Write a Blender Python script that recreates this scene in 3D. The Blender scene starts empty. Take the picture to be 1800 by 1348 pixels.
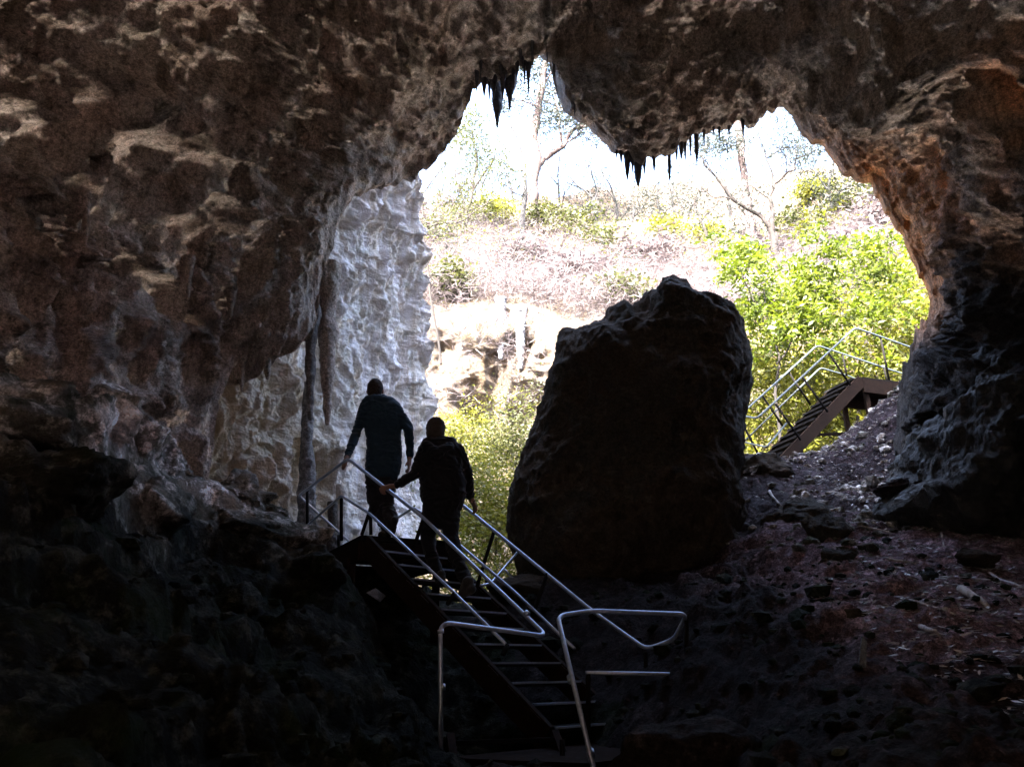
import bpy, bmesh, math, random
import numpy as np
from mathutils import Vector, Matrix
random.seed(7)
RNG = np.random.default_rng(11)
C = bpy.context.scene.collection
sc = bpy.context.scene

# ------------------------------------------------------------------ camera, sky, sun, exposure
FPX, PITCH = 1350.0, math.radians(20.0)
CP, SP = math.cos(PITCH), math.sin(PITCH)
cam_d = bpy.data.cameras.new("camera"); cam = bpy.data.objects.new("camera", cam_d); C.objects.link(cam)
cam_d.sensor_width = 36.0; cam_d.lens = 36.0 * FPX / 1800.0
cam_d.clip_start = 0.05; cam_d.clip_end = 2000
cam.location = (0, 0, 0); cam.rotation_euler = (math.pi / 2 + PITCH, 0, 0)
sc.camera = cam
SUN_AZ, SUN_EL = math.radians(205), math.radians(47)
world = bpy.data.worlds.new("World"); sc.world = world; world.use_nodes = True
wn = world.node_tree
sky = wn.nodes.new("ShaderNodeTexSky"); sky.sky_type = 'NISHITA'; sky.sun_disc = False
sky.sun_elevation = SUN_EL; sky.sun_rotation = SUN_AZ; sky.air_density = 1.0; sky.dust_density = 5.0
wn.links.new(sky.outputs[0], wn.nodes["Background"].inputs[0]); wn.nodes["Background"].inputs[1].default_value = 0.15
sun_d = bpy.data.lights.new("sun", 'SUN'); sun_d.energy = 5.0; sun_d.angle = math.radians(0.5); sun_d.color = (1.0, 0.95, 0.87)
sun = bpy.data.objects.new("sun", sun_d); C.objects.link(sun)
sdir = Vector((math.sin(SUN_AZ) * math.cos(SUN_EL), math.cos(SUN_AZ) * math.cos(SUN_EL), math.sin(SUN_EL)))
sun.rotation_euler = sdir.to_track_quat('Z', 'Y').to_euler()
sc.view_settings.view_transform = 'Standard'; sc.view_settings.look = 'None'
sc.view_settings.exposure = 4.5; sc.view_settings.gamma = 1.0
sc.cycles.max_bounces = 8; sc.cycles.diffuse_bounces = 6; sc.cycles.sample_clamp_indirect = 6.0
sc.cycles.use_denoising = True

# ------------------------------------------------------------------ helpers
def W(px, py, Y):
    u, v = (px - 900.0) / FPX, (674.0 - py) / FPX
    k = Y / (CP - v * SP)
    return Vector((u * k, Y, (SP + v * CP) * k))

def rays(px, py):
    u, v = (px - 900.0) / FPX, (674.0 - py) / FPX
    d = np.stack([u, CP - v * SP, SP + v * CP], -1)
    return d / np.linalg.norm(d, axis=-1, keepdims=True)

_perm = np.random.default_rng(3).permutation(256); _perm = np.concatenate([_perm, _perm, _perm])
_grad = np.random.default_rng(4).normal(size=(256, 3)); _grad /= np.linalg.norm(_grad, axis=1, keepdims=True)
def noise3(P):
    i = np.floor(P).astype(int); f = P - i; i &= 255
    w = f * f * f * (f * (f * 6 - 15) + 10)
    out = 0
    for dx in (0, 1):
        wx = w[..., 0] if dx else 1 - w[..., 0]
        for dy in (0, 1):
            wy = w[..., 1] if dy else 1 - w[..., 1]
            for dz in (0, 1):
                wz = w[..., 2] if dz else 1 - w[..., 2]
                h = _perm[_perm[_perm[(i[..., 0] + dx) & 255] + ((i[..., 1] + dy) & 255)] + ((i[..., 2] + dz) & 255)]
                g = _grad[h]
                out = out + wx * wy * wz * (g[..., 0] * (f[..., 0] - dx) + g[..., 1] * (f[..., 1] - dy) + g[..., 2] * (f[..., 2] - dz))
    return out * 1.6
def fbm(P, s, o=4, off=0.0, g=0.5):
    P = np.asarray(P) * s + off; a, t = 1.0, 0
    for k in range(o):
        t = t + a * noise3(P); P = P * 2.03 + 17.1; a *= g
    return t
def ridged(P, s, o=4, off=0.0, g=0.5):
    P = np.asarray(P) * s + off; a, t = 1.0, 0
    for k in range(o):
        t = t + a * (1 - 2.2 * np.abs(noise3(P))); P = P * 2.03 + 9.7; a *= g
    return t * 0.5
def sstep(a, b, x):
    t = np.clip((x - a) / (b - a), 0, 1); return t * t * (3 - 2 * t)

def tps(pts, vals, lam=0.0):
    p = np.asarray(pts, float); n = len(p); sc_ = 1.0
    d = np.linalg.norm(p[:, None] - p[None], axis=-1)
    K = np.where(d > 0, d * d * np.log(d + 1e-12), 0) + lam * np.eye(n)
    A = np.zeros((n + 3, n + 3)); A[:n, :n] = K; A[:n, n] = 1; A[:n, n + 1:] = p; A[n, :n] = 1; A[n + 1:, :n] = p.T
    b = np.zeros(n + 3); b[:n] = vals
    w = np.linalg.solve(A, b)
    def f(q):
        q = np.asarray(q, float); sh = q.shape[:-1]; q = q.reshape(-1, 2); out = np.empty(len(q))
        for s in range(0, len(q), 20000):
            e = q[s:s + 20000]; dd = np.linalg.norm(e[:, None] - p[None], axis=-1)
            out[s:s + 20000] = (dd * dd * np.log(dd + 1e-12)) @ w[:n] + w[n] + e @ w[n + 1:]
        return out.reshape(sh)
    return f

def mesh_from(name, V, F, mat, parent=None, smooth=True):
    """V (n,3) array, F (m,k) int array -> one mesh object"""
    V = np.asarray(V, np.float32); F = np.asarray(F, np.int32)
    me = bpy.data.meshes.new(name)
    me.vertices.add(len(V)); me.vertices.foreach_set("co", V.ravel())
    k = F.shape[1]
    me.loops.add(F.size); me.loops.foreach_set("vertex_index", F.ravel())
    me.polygons.add(len(F)); me.polygons.foreach_set("loop_start", np.arange(0, F.size, k, dtype=np.int32))
    me.update(calc_edges=True)
    me.polygons.foreach_set("use_smooth", np.full(len(F), smooth))
    me.materials.append(mat)
    o = bpy.data.objects.new(name, me); C.objects.link(o)
    if parent: o.parent = parent
    return o
def grid_faces(n, m, closed=False, flip=False):
    i = np.arange(n - 1 if not closed else n)[:, None]; j = np.arange(m - 1)[None]
    i2 = (i + 1) % n
    F = np.stack([i * m + j, i2 * m + j, i2 * m + j + 1, i * m + j + 1], -1).reshape(-1, 4)
    return F[:, ::-1] if flip else F
def grid_normals(P):
    a = np.gradient(P, axis=0); b = np.gradient(P, axis=1)
    n = np.cross(a, b); n /= np.linalg.norm(n, axis=-1, keepdims=True) + 1e-9
    return n
def tag(o, label=None, cat=None, group=None, kind=None):
    if label: o['label'] = label
    if cat: o['category'] = cat
    if group: o['group'] = group
    if kind: o['kind'] = kind
    return o
def empty(name, loc, label, cat, group=None):
    o = bpy.data.objects.new(name, None); C.objects.link(o); o.location = loc
    return tag(o, label, cat, group)
def adopt(child, parent):
    """parent a mesh built in world coordinates to an Empty at the thing's base"""
    child.parent = parent; child.matrix_parent_inverse = Matrix.Translation(parent.location).inverted()
    if parent.parent:
        child.matrix_parent_inverse = Matrix.Identity(4)
    return child

class MB:
    def __init__(s): s.v = []; s.f = []
    def box(s, p0, p1, w, h, up=Vector((0, 0, 1))):
        """bar from p0 to p1, width w sideways, height h along up"""
        d = (p1 - p0).normalized(); side = d.cross(up).normalized(); u = side.cross(d).normalized()
        b = len(s.v)
        for p in (p0, p1):
            for a, c in ((-1, -1), (1, -1), (1, 1), (-1, 1)): s.v.append(p + side * (a * w / 2) + u * (c * h / 2))
        s.f += [[b, b + 3, b + 2, b + 1], [b + 4, b + 5, b + 6, b + 7]] + [[b + i, b + (i + 1) % 4, b + 4 + (i + 1) % 4, b + 4 + i] for i in range(4)]
        return s
    def quadslab(s, a, b_, c, d, t):
        n = (b_ - a).cross(d - a).normalized() * t
        k = len(s.v); s.v += [a, b_, c, d, a - n, b_ - n, c - n, d - n]
        s.f += [[k, k + 1, k + 2, k + 3], [k + 7, k + 6, k + 5, k + 4]] + [[k + (i + 1) % 4, k + i, k + 4 + i, k + 4 + (i + 1) % 4] for i in range(4)]
        return s
    def tube(s, pts, r, n=10, caps=True):
        pts = [Vector(p) for p in pts]; m = len(pts)
        rs = r if isinstance(r, (list, tuple)) else [r] * m
        t0 = (pts[1] - pts[0]).normalized(); ref = Vector((0, 0, 1)) if abs(t0.z) < .9 else Vector((1, 0, 0))
        a = t0.cross(ref).normalized(); base = len(s.v)
        for i, p in enumerate(pts):
            t = (pts[min(i + 1, m - 1)] - pts[max(i - 1, 0)]).normalized()
            a = (a - t * a.dot(t)).normalized(); b = t.cross(a)
            for k in range(n):
                th = 2 * math.pi * k / n
                s.v.append(p + (a * math.cos(th) + b * math.sin(th)) * rs[i])
        for i in range(m - 1):
            for k in range(n):
                s.f.append([base + i * n + k, base + i * n + (k + 1) % n, base + (i + 1) * n + (k + 1) % n, base + (i + 1) * n + k])
        if caps:
            s.f.append([base + k for k in range(n)][::-1]); s.f.append([base + (m - 1) * n + k for k in range(n)])
        return s
    def build(s, name, mat, parent=None, smooth=True, bevel=0.0):
        me = bpy.data.meshes.new(name); me.from_pydata([tuple(v) for v in s.v], [], s.f); me.update()
        me.polygons.foreach_set("use_smooth", np.full(len(me.polygons), smooth)); me.materials.append(mat)
        o = bpy.data.objects.new(name, me); C.objects.link(o)
        if bevel:
            b = o.modifiers.new("bevel", 'BEVEL'); b.width = bevel; b.segments = 2; b.limit_method = 'ANGLE'
        if parent: adopt(o, parent)
        return o
def fillet(pts, r=0.12, n=6):
    """round the corners of a polyline, like a bent tube"""
    pts = [Vector(p) for p in pts]; out = [pts[0]]
    for a, b, c in zip(pts, pts[1:], pts[2:]):
        rr = min(r, (a - b).length * .45, (c - b).length * .45)
        p, q = b + (a - b).normalized() * rr, b + (c - b).normalized() * rr
        for i in range(n + 1):
            t = i / n; out.append(p * (1 - t) ** 2 + b * 2 * t * (1 - t) + q * t * t)
    out.append(pts[-1]); return out

# ------------------------------------------------------------------ materials
def new_mat(name):
    m = bpy.data.materials.new(name); m.use_nodes = True
    nt = m.node_tree; b = nt.nodes["Principled BSDF"]; return m, nt, b
def n_tex(nt, scale, detail=8, rough=.6, vec=None, dist=0.0):
    n = nt.nodes.new("ShaderNodeTexNoise"); n.inputs['Scale'].default_value = scale; n.inputs['Detail'].default_value = detail
    n.inputs['Roughness'].default_value = rough; n.inputs['Distortion'].default_value = dist
    if vec is not None: nt.links.new(vec, n.inputs['Vector'])
    return n.outputs[0]
def ramp(nt, fac, stops):
    r = nt.nodes.new("ShaderNodeValToRGB"); e = r.color_ramp.elements
    while len(e) < len(stops): e.new(.5)
    for el, (p, c) in zip(e, stops): el.position = p; el.color = (*c, 1) if len(c) == 3 else c
    nt.links.new(fac, r.inputs[0]); return r.outputs[0]
def mix(nt, a, b, fac, mode='MIX'):
    m = nt.nodes.new("ShaderNodeMix"); m.data_type = 'RGBA'; m.blend_type = mode
    for sock, v in ((m.inputs[0], fac), (m.inputs[6], a), (m.inputs[7], b)):
        if hasattr(v, 'is_linked') or isinstance(v, bpy.types.NodeSocket): nt.links.new(v, sock)
        else: sock.default_value = v if not isinstance(v, tuple) else (*v, 1)
    return m.outputs[2]
def mapped(nt, scale, rot=(0, 0, 0)):
    tc = nt.nodes.new("ShaderNodeTexCoord"); mp = nt.nodes.new("ShaderNodeMapping")
    mp.inputs['Scale'].default_value = scale; mp.inputs['Rotation'].default_value = rot
    nt.links.new(tc.outputs['Object'], mp.inputs[0]); return mp.outputs[0]
def bump(nt, b, h, strength, dist, prev=None):
    n = nt.nodes.new("ShaderNodeBump"); n.inputs['Strength'].default_value = strength; n.inputs['Distance'].default_value = dist
    nt.links.new(h, n.inputs['Height'])
    if prev: nt.links.new(prev, n.inputs['Normal'])
    nt.links.new(n.outputs[0], b.inputs['Normal']); return n.outputs[0]
BW = lambda v: (v, v, v)
def rock_mat(name, c1, c2, c3, c4, patch=.8, streak=.35, bumpd=.05, rough=.85, spec=.3, streak_col=(.06, .045, .03), moss=None, speck=(.45, 1.25), zones=()):
    m, nt, b = new_mat(name)
    v = mapped(nt, (1, 1, 1)); vs = mapped(nt, (1, 1, .16))
    big = n_tex(nt, patch, 6, .6, v, .6); mid = n_tex(nt, patch * 4.3, 8, .7, v); fine = n_tex(nt, 28, 6, .75, v)
    col = ramp(nt, big, [(.36, c1), (.47, c2), (.56, c3), (.68, c4)])
    col2 = ramp(nt, mid, [(.32, c2), (.5, c1), (.62, c4)])
    col = mix(nt, col, col2, ramp(nt, mid, [(.35, BW(0)), (.65, BW(.75))]))
    st = n_tex(nt, 3.2, 7, .65, vs, .3)
    col = mix(nt, col, streak_col, ramp(nt, st, [(.48, BW(0)), (.64, BW(streak))]))
    if streak > .5:
        v8 = mapped(nt, (1, 1, .07)); s8 = n_tex(nt, 7.5, 5, .7, v8, .15)
        col = mix(nt, col, streak_col, ramp(nt, s8, [(.50, BW(0)), (.62, BW(streak * .8))]))
        col = mix(nt, col, c4, ramp(nt, s8, [(.30, BW(.5)), (.40, BW(0))]))
    sp = ramp(nt, fine, [(.3, BW(speck[0])), (.55, BW(1.0)), (.72, BW(speck[1]))])
    col = mix(nt, col, sp, 1.0, 'MULTIPLY')
    grit = n_tex(nt, 75, 4, .8, v)
    col = mix(nt, col, ramp(nt, grit, [(.34, BW(1 - .6 * (1 - speck[0]))), (.5, BW(1.0)), (.66, BW(1 + .9 * (speck[1] - 1)))]), 1.0, 'MULTIPLY')
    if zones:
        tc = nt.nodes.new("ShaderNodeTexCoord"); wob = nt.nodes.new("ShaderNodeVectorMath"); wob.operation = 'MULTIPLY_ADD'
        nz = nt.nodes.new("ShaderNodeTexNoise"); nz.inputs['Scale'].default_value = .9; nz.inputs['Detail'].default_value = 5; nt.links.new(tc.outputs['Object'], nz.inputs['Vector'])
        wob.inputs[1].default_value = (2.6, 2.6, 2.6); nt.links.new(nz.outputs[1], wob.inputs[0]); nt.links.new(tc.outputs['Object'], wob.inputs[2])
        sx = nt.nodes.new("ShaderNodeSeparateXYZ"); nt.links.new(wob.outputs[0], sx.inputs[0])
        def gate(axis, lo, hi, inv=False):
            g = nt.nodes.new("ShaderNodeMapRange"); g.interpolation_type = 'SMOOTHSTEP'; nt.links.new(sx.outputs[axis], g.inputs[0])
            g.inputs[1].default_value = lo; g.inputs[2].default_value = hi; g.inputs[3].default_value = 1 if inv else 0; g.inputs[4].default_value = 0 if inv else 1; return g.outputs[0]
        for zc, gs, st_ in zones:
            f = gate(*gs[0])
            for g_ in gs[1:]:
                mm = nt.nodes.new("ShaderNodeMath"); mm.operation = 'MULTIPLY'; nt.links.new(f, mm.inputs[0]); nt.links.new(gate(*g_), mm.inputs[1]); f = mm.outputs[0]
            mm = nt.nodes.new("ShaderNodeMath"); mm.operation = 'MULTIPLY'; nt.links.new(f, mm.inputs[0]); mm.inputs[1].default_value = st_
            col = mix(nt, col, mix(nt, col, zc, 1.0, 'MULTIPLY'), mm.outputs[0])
    if moss:
        mo = n_tex(nt, 1.3, 6, .7, v)
        col = mix(nt, col, moss, ramp(nt, mo, [(.5, BW(0)), (.62, BW(.7))]))
    nt.links.new(col, b.inputs['Base Color'])
    b.inputs['Roughness'].default_value = rough; b.inputs['Specular IOR Level'].default_value = spec
    n1 = bump(nt, b, n_tex(nt, 7, 12, .72, v), .9, bumpd)
    bump(nt, b, n_tex(nt, 38, 8, .7, v), .7, bumpd * .35, n1)
    return m
M = {}
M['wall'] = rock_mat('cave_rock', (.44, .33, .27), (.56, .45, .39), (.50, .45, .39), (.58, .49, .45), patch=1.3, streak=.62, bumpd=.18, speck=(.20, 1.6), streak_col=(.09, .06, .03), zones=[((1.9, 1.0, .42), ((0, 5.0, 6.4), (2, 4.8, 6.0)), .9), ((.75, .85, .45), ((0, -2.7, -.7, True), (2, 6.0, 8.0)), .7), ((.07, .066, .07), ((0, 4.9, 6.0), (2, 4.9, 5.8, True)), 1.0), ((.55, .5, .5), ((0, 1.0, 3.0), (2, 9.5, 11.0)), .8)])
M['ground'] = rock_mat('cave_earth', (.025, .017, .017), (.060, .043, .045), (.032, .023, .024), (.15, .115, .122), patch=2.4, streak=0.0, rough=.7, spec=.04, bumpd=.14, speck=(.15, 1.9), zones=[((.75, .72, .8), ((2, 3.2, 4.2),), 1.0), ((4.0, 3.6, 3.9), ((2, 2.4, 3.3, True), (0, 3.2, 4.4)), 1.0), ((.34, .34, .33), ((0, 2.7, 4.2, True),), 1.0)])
M['boulder'] = rock_mat('boulder_rock', (.030, .022, .016), (.075, .055, .040), (.045, .045, .040), (.08, .065, .052), patch=1.5, spec=.08, bumpd=.10, streak=.3)
M['mossrock'] = rock_mat('mossy_rock', (.006, .0055, .005), (.013, .012, .011), (.008, .0085, .007), (.085, .082, .08), patch=1.8, streak=.1, rough=.7, spec=.03, moss=(.014, .024, .008), bumpd=.13, zones=[((24, 23, 23), ((2, 2.2, 3.1),), 1.0), ((.9, 1.0, .8), ((2, 1.7, 3.1, True),), 1.0)])  # high zone brightens the colour so the mound crest looks lit
M['darkrock'] = rock_mat('dark_outcrop_rock', (.012, .010, .009), (.03, .025, .022), (.02, .018, .016), (.055, .05, .048), patch=1.4, streak=.2, bumpd=.12, rough=.5, spec=.5)
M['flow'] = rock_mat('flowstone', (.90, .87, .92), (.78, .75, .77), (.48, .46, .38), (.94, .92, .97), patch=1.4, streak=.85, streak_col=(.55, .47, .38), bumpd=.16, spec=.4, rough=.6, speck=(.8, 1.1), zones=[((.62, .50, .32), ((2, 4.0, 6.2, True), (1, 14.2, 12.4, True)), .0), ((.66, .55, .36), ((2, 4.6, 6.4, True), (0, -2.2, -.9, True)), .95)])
M['cliff'] = rock_mat('cliff_rock', (.060, .042, .028), (.105, .088, .082), (.062, .050, .030), (.16, .145, .15), patch=.6, streak=.6, streak_col=(.17, .11, .06), bumpd=.25, speck=(.3, 1.4))
M['stal'] = rock_mat('stalactite_rock', (.06, .058, .066), (.11, .105, .12), (.09, .085, .095), (.17, .165, .18), patch=2, streak=.3)
M['column'] = rock_mat('grey_column_rock', (.10, .09, .085), (.2, .18, .17), (.13, .12, .12), (.38, .36, .36), patch=2.5, streak=.4, bumpd=.1)
M['stalwhite'] = rock_mat('white_dripstone', (.09, .10, .12), (.12, .13, .15), (.10, .105, .12), (.15, .15, .165), patch=2, streak=.2)
M['slope'] = rock_mat('dry_slope_earth', (.1, .08, .06), (.3, .23, .19), (.2, .18, .1), (.35, .3, .27), patch=.5, streak=0, bumpd=.1)
def metal(name, col, rough, met=1.0, sc_=40, var=.25):
    m, nt, b = new_mat(name); v = mapped(nt, (1, 1, 1)); t = n_tex(nt, sc_, 5, .6, v)
    lo = tuple(c * (1 - var) for c in col)
    nt.links.new(ramp(nt, t, [(.35, lo), (.65, col)]), b.inputs['Base Color'])
    b.inputs['Metallic'].default_value = met; b.inputs['Specular IOR Level'].default_value = .5 if met > 0 else .02
    nt.links.new(ramp(nt, t, [(.3, BW(rough * .8)), (.7, BW(min(1, rough * 1.3)))]), b.inputs['Roughness'])
    bump(nt, b, t, .2, .002); return m
M['tube'] = metal('galvanised_tube', (.40, .47, .62), .36, .6)
M['steel'] = metal('dark_steel', (.010, .009, .009), .8, .0)
M['rust'] = metal('rusty_channel', (.018, .012, .010), .8, .0, 18, .5)
M['tubefar'] = metal('dark_far_tube', (.045, .058, .065), .5, .15)  # darker variant of the tube metal for the far staircase rails
M['grate'] = metal('grating', (.015, .015, .017), .5, .0)
def cloth(name, col, var=.3):
    m, nt, b = new_mat(name); v = mapped(nt, (1, 1, 1)); t = n_tex(nt, 18, 6, .6, v)
    nt.links.new(ramp(nt, t, [(.3, tuple(c * (1 - var) for c in col)), (.7, col)]), b.inputs['Base Color'])
    b.inputs['Roughness'].default_value = .9; b.inputs['Specular IOR Level'].default_value = .1; b.inputs['Sheen Weight'].default_value = .08
    n1 = bump(nt, b, n_tex(nt, 9, 4, .6, v, .8), .6, .02); bump(nt, b, n_tex(nt, 260, 2, .5, v), .3, .002, n1); return m
M['navy'] = cloth('navy_shirt', (.018, .036, .055)); M['trouser'] = cloth('grey_trousers', (.022, .02, .022))
M['jacket'] = cloth('black_jacket', (.010, .010, .012)); M['pants'] = cloth('black_trousers', (.008, .008, .010))
M['skin'] = cloth('skin', (.22, .12, .085), .1); M['hair'] = cloth('dark_hair', (.035, .025, .02)); M['hair2'] = cloth('brown_hair', (.05, .04, .035))
M['shoe'] = cloth('shoe_leather', (.03, .028, .026))
def leaf_mat(name, c1, c2, trans=.55, scale=1.2):
    m, nt, b = new_mat(name); v = mapped(nt, (1, 1, 1)); t = n_tex(nt, scale, 4, .8, v)
    col = ramp(nt, t, [(.35, c1), (.62, c2)])
    nt.links.new(col, b.inputs['Base Color']); b.inputs['Roughness'].default_value = .5
    tr = nt.nodes.new("ShaderNodeBsdfTranslucent"); ms = nt.nodes.new("ShaderNodeMixShader"); out = nt.nodes["Material Output"]
    nt.links.new(col, tr.inputs[0]); ms.inputs[0].default_value = trans
    nt.links.new(b.outputs[0], ms.inputs[1]); nt.links.new(tr.outputs[0], ms.inputs[2]); nt.links.new(ms.outputs[0], out.inputs[0]); return m
M['leaf'] = leaf_mat('fresh_green_leaf', (.046, .072, .003), (.092, .115, .008))
M['leafy'] = leaf_mat('yellow_green_leaf', (.062, .076, .006), (.14, .132, .014))
M['leafg'] = leaf_mat('grey_green_leaf', (.014, .018, .013), (.03, .035, .027))
M['dry'] = leaf_mat('dry_pale_scrub', (.040, .029, .028), (.125, .102, .108), .4, 2.0)
M['olive'] = leaf_mat('olive_scrub_leaf', (.026, .034, .007), (.06, .062, .017))
def bark(name, c1, c2, s=6):
    m, nt, b = new_mat(name); v = mapped(nt, (1, 1, .3)); t = n_tex(nt, s, 8, .7, v)
    nt.links.new(ramp(nt, t, [(.42, c1), (.56, c2)]), b.inputs['Base Color']); b.inputs['Roughness'].default_value = .9
    bump(nt, b, t, .8, .03); return m
M['bark'] = bark('peeling_pink_bark', (.016, .007, .006), (.06, .042, .042), 4)
M['barkd'] = bark('brown_bark', (.004, .002, .0015), (.012, .007, .0055))
M['barkg'] = bark('grey_bark', (.004, .0035, .0045), (.012, .011, .013))
M['litter'] = leaf_mat('fallen_leaf', (.20, .17, .16), (.42, .38, .38), .1, 9)
M['stick'] = bark('dead_stick', (.22, .18, .16), (.42, .38, .36), 12)

# ------------------------------------------------------------------ terrain: one heightfield
cps = []
def gp(px, py, Y): cps.append(tuple(W(px, py, Y)))
def gw(x, y, z): cps.append((x, y, z))
for p in [(0, 680, 5.2), (165, 680, 6.0), (215, 735, 6.4), (300, 815, 7.0), (330, 872, 7.3), (460, 885, 7.7), (505, 925, 7.6), (560, 985, 7.3), (620, 1030, 7.2),
          (0, 900, 4.3), (150, 850, 5.3), (300, 1000, 5.9), (450, 1000, 6.6), (450, 1120, 5.4), (150, 1100, 4.1), (620, 1150, 5.8), (0, 1348, 2.8), (300, 1348, 3.3), (600, 1348, 4.2), (800, 1420, 4.4),
          (1045, 1420, 4.2), (1200, 1348, 3.8), (1400, 1348, 3.0), (1800, 1348, 2.8), (1250, 1150, 6.0), (1300, 1020, 8.2), (1300, 900, 10), (1290, 800, 12), (1340, 812, 12.4), (1385, 832, 12.4), (1470, 780, 12.3), (1530, 735, 12.2), (1575, 692, 12.0),
          (1560, 900, 9.2), (1800, 1010, 6.8), (1500, 1050, 6.3), (1700, 1150, 4.8), (1450, 950, 8.3), (640, 1030, 8.8), (720, 1064, 9.0), (780, 1072, 9.2), (860, 1070, 9.6), (930, 1030, 9.8), (1000, 1090, 8.0), (1500, 850, 10.6), (1150, 1000, 9.6)]:
    gp(*p)
for p in [(0, 0, -1.65), (-3.5, 0, -1.1), (4, 0, -1.3), (0, -6, -2.2), (-8, -6, -2), (8, -6, -2), (.27, 6.1, -.85), (-.8, 7.2, -.6), (-1.8, 8.3, .1), (-2.2, 9.2, .3), (.8, 5.2, -.8),
          (-4.6, 7.4, 1.6), (-4.0, 9.2, 1.2), (-3, 9.4, .8), (-6, 6.5, 2.6), (-7, 10, 2.0), (-2, 13, -.2), (1, 11.2, .8), (1, 14, -.5), (3.5, 14.3, 1.4), (5, 14.6, 2.0), (7, 14.8, 2.9), (9, 14, 4.5), (0, 18, -1.5), (6, 18, -.5), (-5, 18, .5), (11, 18, 2), (9, 10, 3.0), (10, 5, 1.5), (-8, 2, 1), (8, 0, -.6),
          (0, 24, .5), (12, 24, 2), (-8, 24, 1), (6.0, 7, 1.2), (3, 3, -.55)]:
    gw(*p)
cps = np.array(cps)
hf = tps(cps[:, :2], cps[:, 2], 1e-3)
def terrain_z(x, y):
    q = np.stack([np.asarray(x, float), np.asarray(y, float)], -1)
    z = hf(q); P = np.concatenate([q, z[..., None] * 1.0], -1)
    rocky = sstep(1.2, -.5, q[..., 0]) * sstep(-6, -1, q[..., 1] + 3)      # rockier to the left
    mid = sstep(.9, 1.6, q[..., 0]) * sstep(4.0, 2.8, q[..., 0]) * sstep(4.5, 6.5, q[..., 1])
    rough = .10 + .90 * np.maximum(rocky, .38 * mid)
    stair = np.exp(-(((q[..., 0] + .6) / 1.4) ** 2 + ((q[..., 1] - 7.0) / 1.6) ** 2))
    rough = rough * (1 - .8 * stair)
    Pw = P + .35 * np.stack([fbm(P, 1.1, 2, 31), fbm(P, 1.1, 2, 57), 0 * z], -1)
    z = z + .26 * rough * (ridged(Pw, .7, 3) - .2) + .13 * rough * (ridged(Pw, 1.9, 5, 5, .55) - .3) + .05 * fbm(P, 4.0, 4) + .03 * ridged(P, 9.0, 3, 2) + .10 * (1 - rough) * fbm(P, 1.1, 3)
    kz = 2.0; zt = z * kz + .7 * fbm(P, .9, 3, 41); fz = zt - np.floor(zt); st_ = (np.floor(zt) + sstep(.30, .78, fz) - zt) / kz
    z = z + .7 * st_ * np.clip(rough - .1, 0, 1) * (1 - .6 * stair) + .05 * np.clip(rough - .1, 0, 1) * (ridged(P, 4.5, 3, 71) - .3)
    clod = np.clip(fbm(P, 3.0, 3, 7), .12, 1) - .12
    z = z + clod * .10 * (1 - rocky)
    return z
def axis(lo, hi, segs):
    out = []
    for a, b, n in segs: out.append(np.linspace(a, b, n, endpoint=False))
    return np.concatenate(out + [[hi]])
gx = axis(-60, 70, [(-60, -12, 14), (-12, -5.5, 40), (-5.5, 9, 640), (9, 14, 50), (14, 70, 14)])
gy = axis(-20, 60, [(-20, -6, 12), (-6, 1.5, 60), (1.5, 13.5, 560), (13.5, 26, 70), (26, 60, 10)])
GX, GY = np.meshgrid(gx, gy, indexing='ij')
inside = (GX > -12) & (GX < 14) & (GY > -8) & (GY < 26)
GZ = terrain_z(np.clip(GX, -12, 14), np.clip(GY, -8, 26))
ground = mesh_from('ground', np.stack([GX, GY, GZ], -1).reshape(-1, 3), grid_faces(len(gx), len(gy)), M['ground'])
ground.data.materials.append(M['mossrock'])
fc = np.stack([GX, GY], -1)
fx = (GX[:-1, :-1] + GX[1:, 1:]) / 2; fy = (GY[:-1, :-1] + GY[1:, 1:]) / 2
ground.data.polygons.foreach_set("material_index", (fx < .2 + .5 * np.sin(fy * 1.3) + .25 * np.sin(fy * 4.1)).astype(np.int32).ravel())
tag(ground, kind='structure')

# ------------------------------------------------------------------ cave shell: real vault from the mouth back round the camera
ring = [(-500, 960, 5.0), (0, 860, 7.0), (250, 900, 8.4), (355, 910, 9.0), (378, 800, 9.2), (386, 700, 9.4), (418, 630, 9.6), (470, 605, 9.7), (505, 595, 9.8), (540, 590, 9.8), (556, 560, 10.0), (560, 520, 10.2), (566, 470, 10.4),
        (585, 430, 10.6), (592, 380, 10.8), (620, 340, 11.3), (665, 322, 12.0), (722, 308, 12.8), (760, 287, 12.8), (800, 238, 12.5), (822, 185, 12.2), (835, 140, 12), (870, 130, 11.8), (905, 122, 11.6), (930, 97, 11.6), (948, 84, 11.6),
        (985, 102, 11.4), (997, 160, 11.3), (1010, 190, 11.2), (1045, 222, 11.1), (1085, 250, 11), (1105, 266, 10.9), (1125, 278, 10.9), (1160, 266, 11), (1195, 248, 11.1), (1232, 222, 11.3), (1300, 209, 11.6), (1335, 208, 11.8),
        (1350, 188, 11.9), (1372, 180, 11.9), (1395, 190, 11.8), (1412, 224, 11.6), (1452, 243, 11.4), (1488, 295, 11.2), (1530, 308, 11.2), (1562, 362, 11.2), (1590, 400, 11.2), (1604, 440, 11.2), (1632, 495, 11.3), (1642, 540, 11.3),
        (1612, 590, 11.7), (1592, 640, 12), (1582, 690, 12.3), (1575, 780, 12.0), (1620, 930, 10.4), (1780, 1010, 9.4), (2050, 1120, 7.5), (2600, 1500, 4.0)]
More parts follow.
